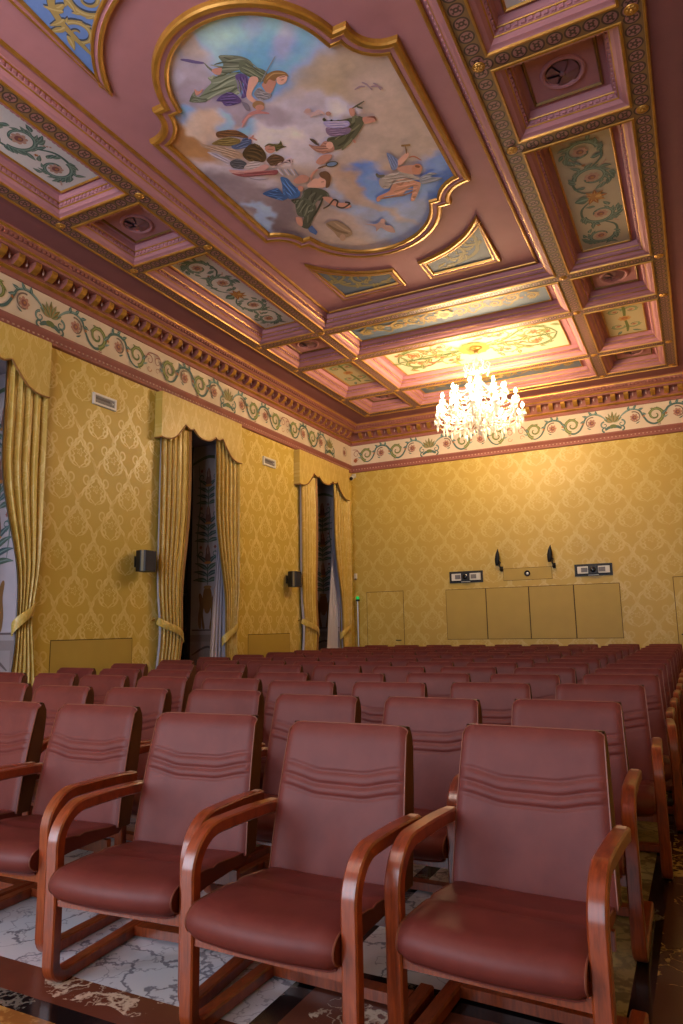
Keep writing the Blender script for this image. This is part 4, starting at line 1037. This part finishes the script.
def iron_arm(x, z, label):
    root = tag(empty('iron_wall_arm', (x, 0, z)), label, 'bracket', 'black iron arms beside the hatch')
    a = MB(); n = 10
    prof = [(0, .03), (.05, .045), (.15, .055), (.25, .04), (.32, .018), (.36, .004)]
    path = [((-.03+.01*i, -.09-.01*i, h), (1, 0, 0), (0, 1, 0)) for i, (h, w) in enumerate(prof)]
    b0 = len(a.v)
    for (o, X, Y), (h, w) in zip(path, prof):
        for k in range(8): t = 2*PI*k/8; a.v.append((o[0]+w*math.cos(t), o[1]+w*.4*math.sin(t), h+.06))
    for i in range(len(prof)-1):
        for k in range(8): k2 = (k+1) % 8; a.f.append((b0+i*8+k, b0+i*8+k2, b0+i*8+8+k2, b0+i*8+8+k)); a.m.append(0)
    a.build('shade_leaf', M['iron'], root, True)
    c = MB(); c.tube([(.05, -.01, -.02), (.05, -.06, -.03), (.045, -.11, .0), (.03, -.12, .06), (.05, -.11, .12), (.02, -.1, .16)], .014, 6); c.build('scroll', M['iron'], root, True)
    d = MB(); d.sphere((.05, -.05, -.03), .04, 10); d.box(.02, .08, -.02, -.001, -.07, .04); d.build('mount', M['iron'], root)
iron_arm(3.57, 2.56, 'black iron wall arm above the hatch, nearer the curtained corner')
iron_arm(4.69, 2.575, 'black iron wall arm above the hatch, nearer the door with a black handle')
cam_ = tag(empty('mounted_security_camera', (.08, 0, 4.98)), 'small security camera below the frieze in the far corner', 'security camera')
m_ = MB(); m_.tube([(0, -.005, .06), (0, -.09, .05)], .015); m_.box(-.05, .05, -.012, -.001, .0, .1); m_.build('bracket', M['white'], cam_)
m_ = MB(); m_.tube([(0, -.05, .03), (.02, -.2, -.05)], .05, 12); m_.build('camera_body', M['white'], cam_, True)
m_ = MB(); m_.tube([(.02, -.2, -.05), (.0225, -.22, -.06)], .042, 12); m_.build('lens', M['black'], cam_, True)
th = tag(empty('mounted_motion_sensor', (.075, 0, 2.5)), 'small white motion sensor on the end wall above the green light', 'sensor')
m_ = MB(); m_.box(-.035, .035, -.04, -.001, 0, .12); m_.build('housing', M['white'], th)
m_ = MB(); m_.lathe([(.001, -.03), (.02, -.025), (.028, 0)], (0, -.03, 0), 10); m_.build('lens', M['grey_dark'], th, True)
po = tag(empty('call_post', (.15, -.09, 0)), 'slim steel post topped by a green light beside the corner curtain', 'post')
m_ = MB(); m_.lathe([(.001, 0), (.09, 0), (.09, .012), (.022, .02), (.02, 1.96), (.001, 1.96)], n=14); m_.build('pole', M['chrome'], po, True)
m_ = MB(); m_.lathe([(.02, 1.95), (.05, 1.96), (.05, 1.99), (.03, 2.0)], n=14); m_.build('collar', M['black'], po, True)
m_ = MB(); m_.sphere((0, 0, 2.03), .045, 12); m_.build('green_light', M['led'], po, True)
# ------------------------------------------------------------------ floor
fl = MB(); xs = [-0., 5.88, 5.97, 6.83, 7.05, 7.13, RW]; ys = [-RL, -13.31, -13.22, -13.04, -12.66, -12.53, 0]
MI = ['marble_white', 'marble_red', 'marble_black', 'marble_yellow', 'marble_brown', 'marble_beige_reflect']
for i in range(6):
    for j in range(6):
        xm, ym = (xs[i]+xs[i+1])/2, (ys[j]+ys[j+1])/2
        if ym < -13.31: k = 3
        elif ym < -13.22: k = 2
        elif xm > 7.13: k = 4
        elif xm > 7.05: k = 2
        elif ym < -13.04: k = 1
        elif 5.88 < xm < 5.97: k = 2
        elif xm > 5.97 and -12.66 < ym < -12.53: k = 2
        elif xm > 6.83: k = 5  # strip by the aisle coloured for the warm reflection
        elif xm > 5.97 and ym < -12.66: k = 1
        else: k = 0
        fl.quad((xs[i], ys[j], 0), (xs[i+1], ys[j], 0), (xs[i+1], ys[j+1], 0), (xs[i], ys[j+1], 0), k)
struct(fl.build('floor', [M[k] for k in MI]))
# ------------------------------------------------------------------ armchairs
LEG = .312                                                        # centre line of the side frames
def side_path():
    p = []                                                        # (y, z) from the rear of the runner to the back of the arm
    p += [(.62, .024), (.45, .024), (.2, .024)]
    c = (.085, .079); p += [(c[0]+.055*math.cos(a), c[1]+.055*math.sin(a)) for a in [(-PI/2-PI/2*k/6) for k in range(7)]]
    p += [(.03, .25), (.03, .42)]
    c = (.165, .505); p += [(c[0]+.137*math.cos(a), c[1]+.137*math.sin(a)) for a in [PI-PI/2*k/10 for k in range(11)]]
    p += [(.26, .642), (.36, .641), (.46, .637), (.555, .63)]
    return p
def make_chair():
    root = empty('armchair')
    pth = side_path(); n = len(pth)
    for sg in (-1, 1):
        f = MB(); path = []
        for i, (y, z) in enumerate(pth):
            t = Vector((0, pth[min(i+1, n-1)][0]-pth[max(i-1, 0)][0], pth[min(i+1, n-1)][1]-pth[max(i-1, 0)][1])).normalized()
            path.append(((sg*LEG, y, z), (1, 0, 0), Vector((1, 0, 0)).cross(t)))
        w, h, b = .028, .0235, .006
        f.sweep(path, [(-w+b, -h), (w-b, -h), (w, -h+b), (w, h-b), (w-b, h), (-w+b, h), (-w, h-b), (-w, -h+b)])
        s = f.build('side_frame', M['wood'], root, True, sharp=35)
        e = MB(); e.box(sg*LEG-.016, sg*LEG+.016, .50, .553, .652, .6565); e.build('arm_plate', M['wood_end'], s)
    a = MB(); a.box(-LEG+.028, LEG-.028, .018, .044, .295, .372); a.build('apron', M['wood'], root)
    a = MB(); a.box(-LEG+.028, LEG-.028, .42, .446, .30, .36); a.build('rear_rail', M['wood'], root)
    c = MB(); c.box(-LEG+.028, LEG-.028, .50, .56, .008, .046); c.build('floor_bar', M['wood'], root)
    # seat
    prof = []                                                     # closed section (y, z): top from rear to the rolled front, then underneath
    for k in range(15): y = .50-.46*k/14; prof.append((y, .418+.030*sm((.50-y)/.30)-.012*math.exp(-((y-.235)/.014)**2)-.004*math.exp(-((y-.2)/.01)**2)))
    for k in range(1, 9): a_ = PI/2+PI*.92*k/8; prof.append((.04-.0+.062*math.cos(a_)*1.15-.01, .386+.062*math.sin(a_)))
    prof += [(.06, .345), (.2, .362), (.35, .365), (.50, .365), (.52, .39)]
    HW = .279; nu = 20
    s = MB()
    def P(u, j):
        x = -1+2*u; y, z = prof[j]; k = 1-max(0, (abs(x)-.9)/.1)**2*.22
        zc = .392; edge = max(0, (abs(x)-.88)/.12)
        front = sm((.2-y)/.25)
        return (x*HW, y-.030*front*(1-x*x)+.006*edge*edge, zc+(z-zc)*(1-.22*edge**2)-.006*(1-x*x)*sm((y-.1)/.2)*(1 if z > .4 else 0))
    b0 = 0; L = len(prof)
    for i in range(nu+1):
        for j in range(L): s.v.append(P(i/nu, j))
    for i in range(nu):
        for j in range(L): j2 = (j+1) % L; s.f.append((i*L+j, i*L+j2, (i+1)*L+j2, (i+1)*L+j)); s.m.append(0)
    s.f.append(tuple(range(L))); s.m.append(0); s.f.append(tuple(reversed(range(nu*L, nu*L+L)))); s.m.append(0)
    seat = s.build('seat', M['leather'], root, True, recalc=True, sharp=50)
    for sg in (-1, 1):
        if sg > 0:
            lp = MB(); lp.tube([(x, y-.002, z-.001) for x, y, z in [P(u, 22) for u in np.linspace(.02, .98, 21)]], .0055, 6); lp.build('front_piping', M['leather'], seat, True)
        q = MB(); pts = [P((sg+1)/2, j) for j in range(2, 24)]; q.tube([(x+sg*.001, y, z) for x, y, z in pts], .0035, 5); q.build('seat_piping', M['piping'], seat, True)
    # backrest: leather pad with pleats, dark shell behind
    Z0, Z1 = .40, .958; BW = .266
    def yc(z):
        t = (z-Z0)/(Z1-Z0); return .475+.085*t+.045*t*t
    zs = []
    z = Z0
    while z < Z1-.0001: zs.append(z); z += .0065 if .645 < z < .815 else .024
    zs.append(Z1)
    nx = 36
    def groove(x, z):
        ax = abs(x); rise = .030*sm((ax-.34)/.66)**.8; d = 0
        for zl, w, dp in ((.780, .0055, .0055), (.732, .0055, .007), (.690, .0055, .006)):
            d += dp*math.exp(-((z-zl-rise)/w)**2)
        puff = .003*math.exp(-((z-.756-rise)/.016)**2)+.0035*math.exp(-((z-.711-rise)/.014)**2)
        return d-puff
    def BF(u, v):
        x = -1+2*u; z = Z0+(Z1-Z0)*v; e = max(0, (abs(x)-.88)/.12)
        top = sm((z-(Z1-.04))/.04); cr = max(0, (abs(x)-.9)/.1)*top*.012
        lateral = .012*(x*x)*-1+.012                               # slightly hollow across
        return (x*(BW+.025*(1-v))*(1-.008*top), yc(z)+groove(x, z)*(1-e)+lateral*.6+e*e*.012+top**2*.022-.002, z-cr)
    b = MB(); nz = len(zs); 
    for i in range(nx+1):
        for z in zs: b.v.append(BF(i/nx, (z-Z0)/(Z1-Z0)))
    for i in range(nx):
        for j in range(nz-1): b.f.append((i*nz+j, (i+1)*nz+j, (i+1)*nz+j+1, i*nz+j+1)); b.m.append(0)
    back = b.build('backrest', M['leather'], root, True, sharp=180)
    sh = MB(); T = .105; prof2 = []
    zz = [Z0+(Z1-Z0)*k/14 for k in range(15)]
    def ring(z):
        t = sm((z-(Z1-.06))/.06); y0 = yc(z)+.018+t*t*.02; y1 = yc(z)+T*(1-.18*(z-Z0)/(Z1-Z0))+.02*math.sin(PI*(z-Z0)/(Z1-Z0))-t*.03; w = (BW+.025*(1-(z-Z0)/(Z1-Z0)))*(1-.008*t)
        return [(-w+.001, y0, z), (-w, y0+.006, z), (-w, y1-.012, z), (-w+.02, y1, z), (w-.02, y1, z), (w, y1-.012, z), (w, y0+.006, z), (w-.001, y0, z)]
    for z in zz: sh.v += ring(z-.0015)
    for i in range(14):
        for k in range(7): sh.f.append((i*8+k, i*8+k+1, i*8+9+k, i*8+8+k)); sh.m.append(0)
    tp = len(sh.v); r = ring(Z1); sh.v += [(x, y+.0, z+.004) for x, y, z in r[2:6]]
    sh.face([sh.v[14*8+k] for k in range(8)]); sh.face([sh.v[k] for k in range(8)])
    sh.build('back_shell', M['leather_back'], root, True, sharp=50)
    pp = MB(); pts = [BF(0, v) for v in np.linspace(0, .985, 26)]+[BF(u, 1.) for u in np.linspace(.02, .98, 14)]+[BF(1, v) for v in np.linspace(.985, 0, 26)]
    pp.tube([(x, y-.0005, z+.0005) for x, y, z in pts], .0034, 5); pp.build('piping', M['piping'], back, True)
    for sg in (-1, 1):
        k = MB(); k.box(min(sg*.265, sg*.296), max(sg*.265, sg*.296), .535, .56, .618, .642); k.build('arm_bracket', M['iron'], root)
    return root
BT = .60                                                          # local y of the top of the back
ROWS = {
 0: [(6.785, -12.48, -2.5), (6.07, -12.62, -1), (5.295, -12.54, 5), (4.475, -12.42, 2), (3.78, -12.43, 0)],
 1: [(6.745, -11.46, 1), (6.045, -11.54, -1), (5.35, -11.58, -1), (4.60, -11.45, 3), (3.89, -11.49, -1), (3.18, -11.5, 0), (2.42, -11.4, 0)],
 2: [(6.785, -10.42, 3), (6.085, -10.47, 3), (5.395, -10.6, 3), (4.715, -10.66, 3), (4.0, -10.55, 1), (3.28, -10.53, -2), (2.56, -10.49, 0), (1.85, -10.4, -2), (1.14, -10.4, 0)],
 3: [(6.82, -9.48, 4), (6.125, -9.6, 3), (5.41, -9.6, 3), (4.715, -9.75, 2), (4.02, -9.82, 0), (3.325, -9.8, -1), (2.63, -9.68, -1), (1.935, -9.65, -1), (1.24, -9.6, -1)]}
rj = random.Random(11)
for r, y in zip(range(4, 13), (-8.72, -7.9, -7.05, -6.2, -5.3, -4.4, -3.45, -2.45, -1.45)):
    ROWS[r] = [(6.81-.702*i+rj.uniform(-.006, .006), y+rj.uniform(-.04, .04), rj.uniform(-.6, .6)) for i in range(9)]
ORD = ['front', 'second', 'third', 'fourth', 'fifth', 'sixth', 'seventh', 'eighth', 'ninth', 'tenth', 'eleventh', 'twelfth', 'last']
COLN = ['at the aisle end', 'second from the aisle', 'third from the aisle', 'fourth from the aisle', 'fifth from the aisle', 'sixth from the aisle', 'seventh from the aisle', 'next to the seat by the windows', 'at the window end']
proto = None
for r in sorted(ROWS):
    for i, (x, y, th) in enumerate(ROWS[r]):
        t = math.radians(th); ox, oy = x+BT*math.sin(t), y-BT*math.cos(t)
        vis = False
        for lx, ly, z in ((-.33, 0, .65), (.33, 0, .65), (0, .6, .95), (.26, .6, .95), (-.26, .6, .95), (.3, 0, .05), (-.3, 0, .05)):
            q = pix((ox+lx*math.cos(t)-ly*math.sin(t), oy+lx*math.sin(t)+ly*math.cos(t), z))
            if q and 0 < q[0] < 683 and 0 < q[1] < 1024: vis = True
        if not vis: continue
        if proto is None: proto = o = make_chair()
        else: o = copy_tree(proto)
        o.location = (ox, oy, 0); o.rotation_euler = (0, 0, t)
        row = ORD[r]+' row' if r else 'front row'
        tag(o, 'maroon leather armchair in the %s, %s' % (row, COLN[i]), 'chair', 'maroon armchairs in rows')
# ------------------------------------------------------------------ chandelier
ch = tag(empty('chandelier', (4.14, -3.15, 5.3)), 'lit crystal chandelier hanging from the pale yellow ceiling panel', 'chandelier'); OZ = 5.3
def cz(z): return z-OZ
m_ = MB(); m_.lathe([(.001, cz(6.41)), (.12, cz(6.41)), (.115, cz(6.39)), (.05, cz(6.36)), (.03, cz(6.31)), (.001, cz(6.3))], n=20); m_.build('ceiling_cup', M['brass'], ch, True)
m_ = MB(); m_.lathe([(.001, cz(6.32)), (.02, cz(6.31)), (.035, cz(6.27)), (.015, cz(6.22)), (.03, cz(6.16)), (.045, cz(6.12)), (.015, cz(6.06)), (.03, cz(6.0)), (.075, cz(5.96)), (.03, cz(5.9)), (.05, cz(5.84)), (.07, cz(5.78)), (.035, cz(5.7)), (.055, cz(5.6)), (.1, cz(5.5)), (.06, cz(5.4)), (.09, cz(5.3)), (.2, cz(5.22)), (.22, cz(5.18)), (.12, cz(5.1)), (.05, cz(5.02)), (.07, cz(4.95)), (.05, cz(4.88)), (.02, cz(4.82)), (.03, cz(4.77)), (.001, cz(4.72))], n=20); m_.build('stem', M['crystal'], ch, True)
def garland(mb, a, b, sag, n, r):
    for i in range(n+1):
        f = i/n; p = Vector(a).lerp(Vector(b), f); p.z -= sag*4*f*(1-f); mb.sphere(p, r*(1.5 if i % 4 == 2 else 1), 6)
def drop(mb, p, l=.09, r=.02): mb.lathe([(.0005, 0), (.004, -.012), (r, -l*.66), (r*.6, -l*.9), (.0005, -l)], p, 6)
m_ = MB()
for k in range(8):                                                # crown of loops above
    a = 2*PI*k/8; c, s_ = math.cos(a), math.sin(a)
    pts = [(c*r_, s_*r_, cz(z)) for r_, z in ((.05, 5.96), (.13, 5.93), (.22, 5.98), (.25, 6.06), (.2, 6.11), (.16, 6.07), (.19, 6.03))]
    m_.tube(pts, [.012, .012, .011, .01, .009, .008, .006], 6); drop(m_, (c*.22, s_*.22, cz(5.97)), .1, .022)
m_.build('crown', M['crystal'], ch, True)
nb = 0
for cnt, R0, zb, z0, off in ((7, .48, 5.60, 5.36, .2), (10, .68, 5.42, 5.2, 0), (12, .77, 5.17, 5.06, .13)):
    ring = []
    for k in range(cnt):
        a = 2*PI*k/cnt+off; c, s_ = math.cos(a), math.sin(a)
        ar = MB(); pts = [(c*R0*f, s_*R0*f, cz(z)) for f, z in ((.12, z0), (.35, z0-.10), (.6, z0-.13), (.82, z0-.08), (.97, z0+.0), (1., zb-.06))]
        pts = spline(pts, 4, False); ar.tube(pts, .013, 7)
        ar.lathe([(.012, cz(zb-.075)), (.05, cz(zb-.06)), (.06, cz(zb-.045)), (.03, cz(zb-.05)), (.018, cz(zb-.05))], (c*R0, s_*R0, 0), 10)
        A_ = ar.build('arm', M['crystal'], ch, True)
        cd = MB(); cd.lathe([(.016, cz(zb-.05)), (.016, cz(zb)), (.001, cz(zb))], (c*R0, s_*R0, 0), 10); cd.build('candle', M['white'], A_, True)
        bl = MB(); bl.lathe([(.008, cz(zb)), (.022, cz(zb+.02)), (.026, cz(zb+.042)), (.016, cz(zb+.075)), (.001, cz(zb+.1))], (c*R0, s_*R0, 0), 8); bl.build('bulb', M['bulb'], A_, True)
        dr = MB()
        for q in range(6):
            b2 = a+2*PI*q/6; p = (c*R0+.05*math.cos(b2), s_*R0+.05*math.sin(b2), cz(zb-.055)); drop(dr, p, .10, .02)
        garland(dr, (c*R0, s_*R0, cz(zb-.06)), (c*.16, s_*.16, cz(z0+.12)), .10, 14, .011)
        a2 = 2*PI*(k+1)/cnt+off; garland(dr, (c*R0, s_*R0, cz(zb-.07)), (math.cos(a2)*R0, math.sin(a2)*R0, cz(zb-.07)), .13, 12, .011)
        for f in (.35, .6, .85): drop(dr, (c*R0*f, s_*R0*f, cz(z0-.12)), .16, .024)
        drop(dr, (c*R0, s_*R0, cz(zb-.08)), .22 if cnt == 12 else .16, .026)
        dr.build('crystal_drops', M['crystal'], A_, True)
m_ = MB()
for k in range(10):
    a = 2*PI*k/10; garland(m_, (.2*math.cos(a), .2*math.sin(a), cz(5.17)), (.03*math.cos(a), .03*math.sin(a), cz(4.86)), .02, 12, .011); drop(m_, (.2*math.cos(a), .2*math.sin(a), cz(5.16)), .2, .026)
    garland(m_, (.07*math.cos(a), .07*math.sin(a), cz(5.78)), (.39*math.cos(a), .39*math.sin(a), cz(5.58)), .1, 14, .01)
m_.build('basket', M['crystal'], ch, True)
added_chandelier = copy_tree(ch); added_chandelier.location = (4.105, 2*CY+3.15, OZ); added_chandelier['label'] = 'lit crystal chandelier added out of view to light the near end'  # unseen second chandelier, placed by symmetry and added to light the front seats
for a_ in added_chandelier.children:
    for q in a_.children:
        if q.name.startswith('bulb'): q.data = q.data.copy(); q.data.materials[0] = M['bulb_cool']
# ------------------------------------------------------------------ light, camera
for n, (a, b) in enumerate(NW):
    L = bpy.data.lights.new('daylight', 'AREA'); L.shape = 'RECTANGLE'; L.size = b-a-.1; L.size_y = 4.0; L.energy = DAY*(1.5, 1., .5)[n]; L.color = (.72, .84, 1.0)  # area light set in each unseen near-wall window
    o = bpy.data.objects.new('daylight', L); COL.objects.link(o); o.location = ((a+b)/2, -RL-.3, 2.6); o.rotation_euler = (PI/2, 0, 0)
W0 = bpy.data.worlds.new('World'); SC.world = W0; W0.use_nodes = True
W0.node_tree.nodes['Background'].inputs[0].default_value = (.5, .6, .8, 1); W0.node_tree.nodes['Background'].inputs[1].default_value = .3
cd = bpy.data.cameras.new('camera'); co_ = bpy.data.objects.new('camera', cd); COL.objects.link(co_); SC.camera = co_
cd.sensor_fit = 'VERTICAL'; cd.sensor_height = 24; cd.lens = F/1024*24; cd.clip_start = .02; cd.clip_end = 100
m3 = Matrix((R_, U_, -_f)).transposed(); co_.matrix_world = Matrix.Translation(CAM) @ m3.to_4x4()
vs = SC.view_settings; vs.view_transform = 'Standard'; vs.look = 'None'; vs.gamma = 1; vs.use_curve_mapping = False; vs.exposure = EXPOSURE
SC.cycles.use_denoising = True; SC.cycles.max_bounces = 8; SC.cycles.diffuse_bounces = 5; SC.cycles.glossy_bounces = 3; SC.cycles.transmission_bounces = 6
SC.cycles.caustics_reflective = False; SC.cycles.caustics_refractive = False; SC.cycles.sample_clamp_indirect = 6
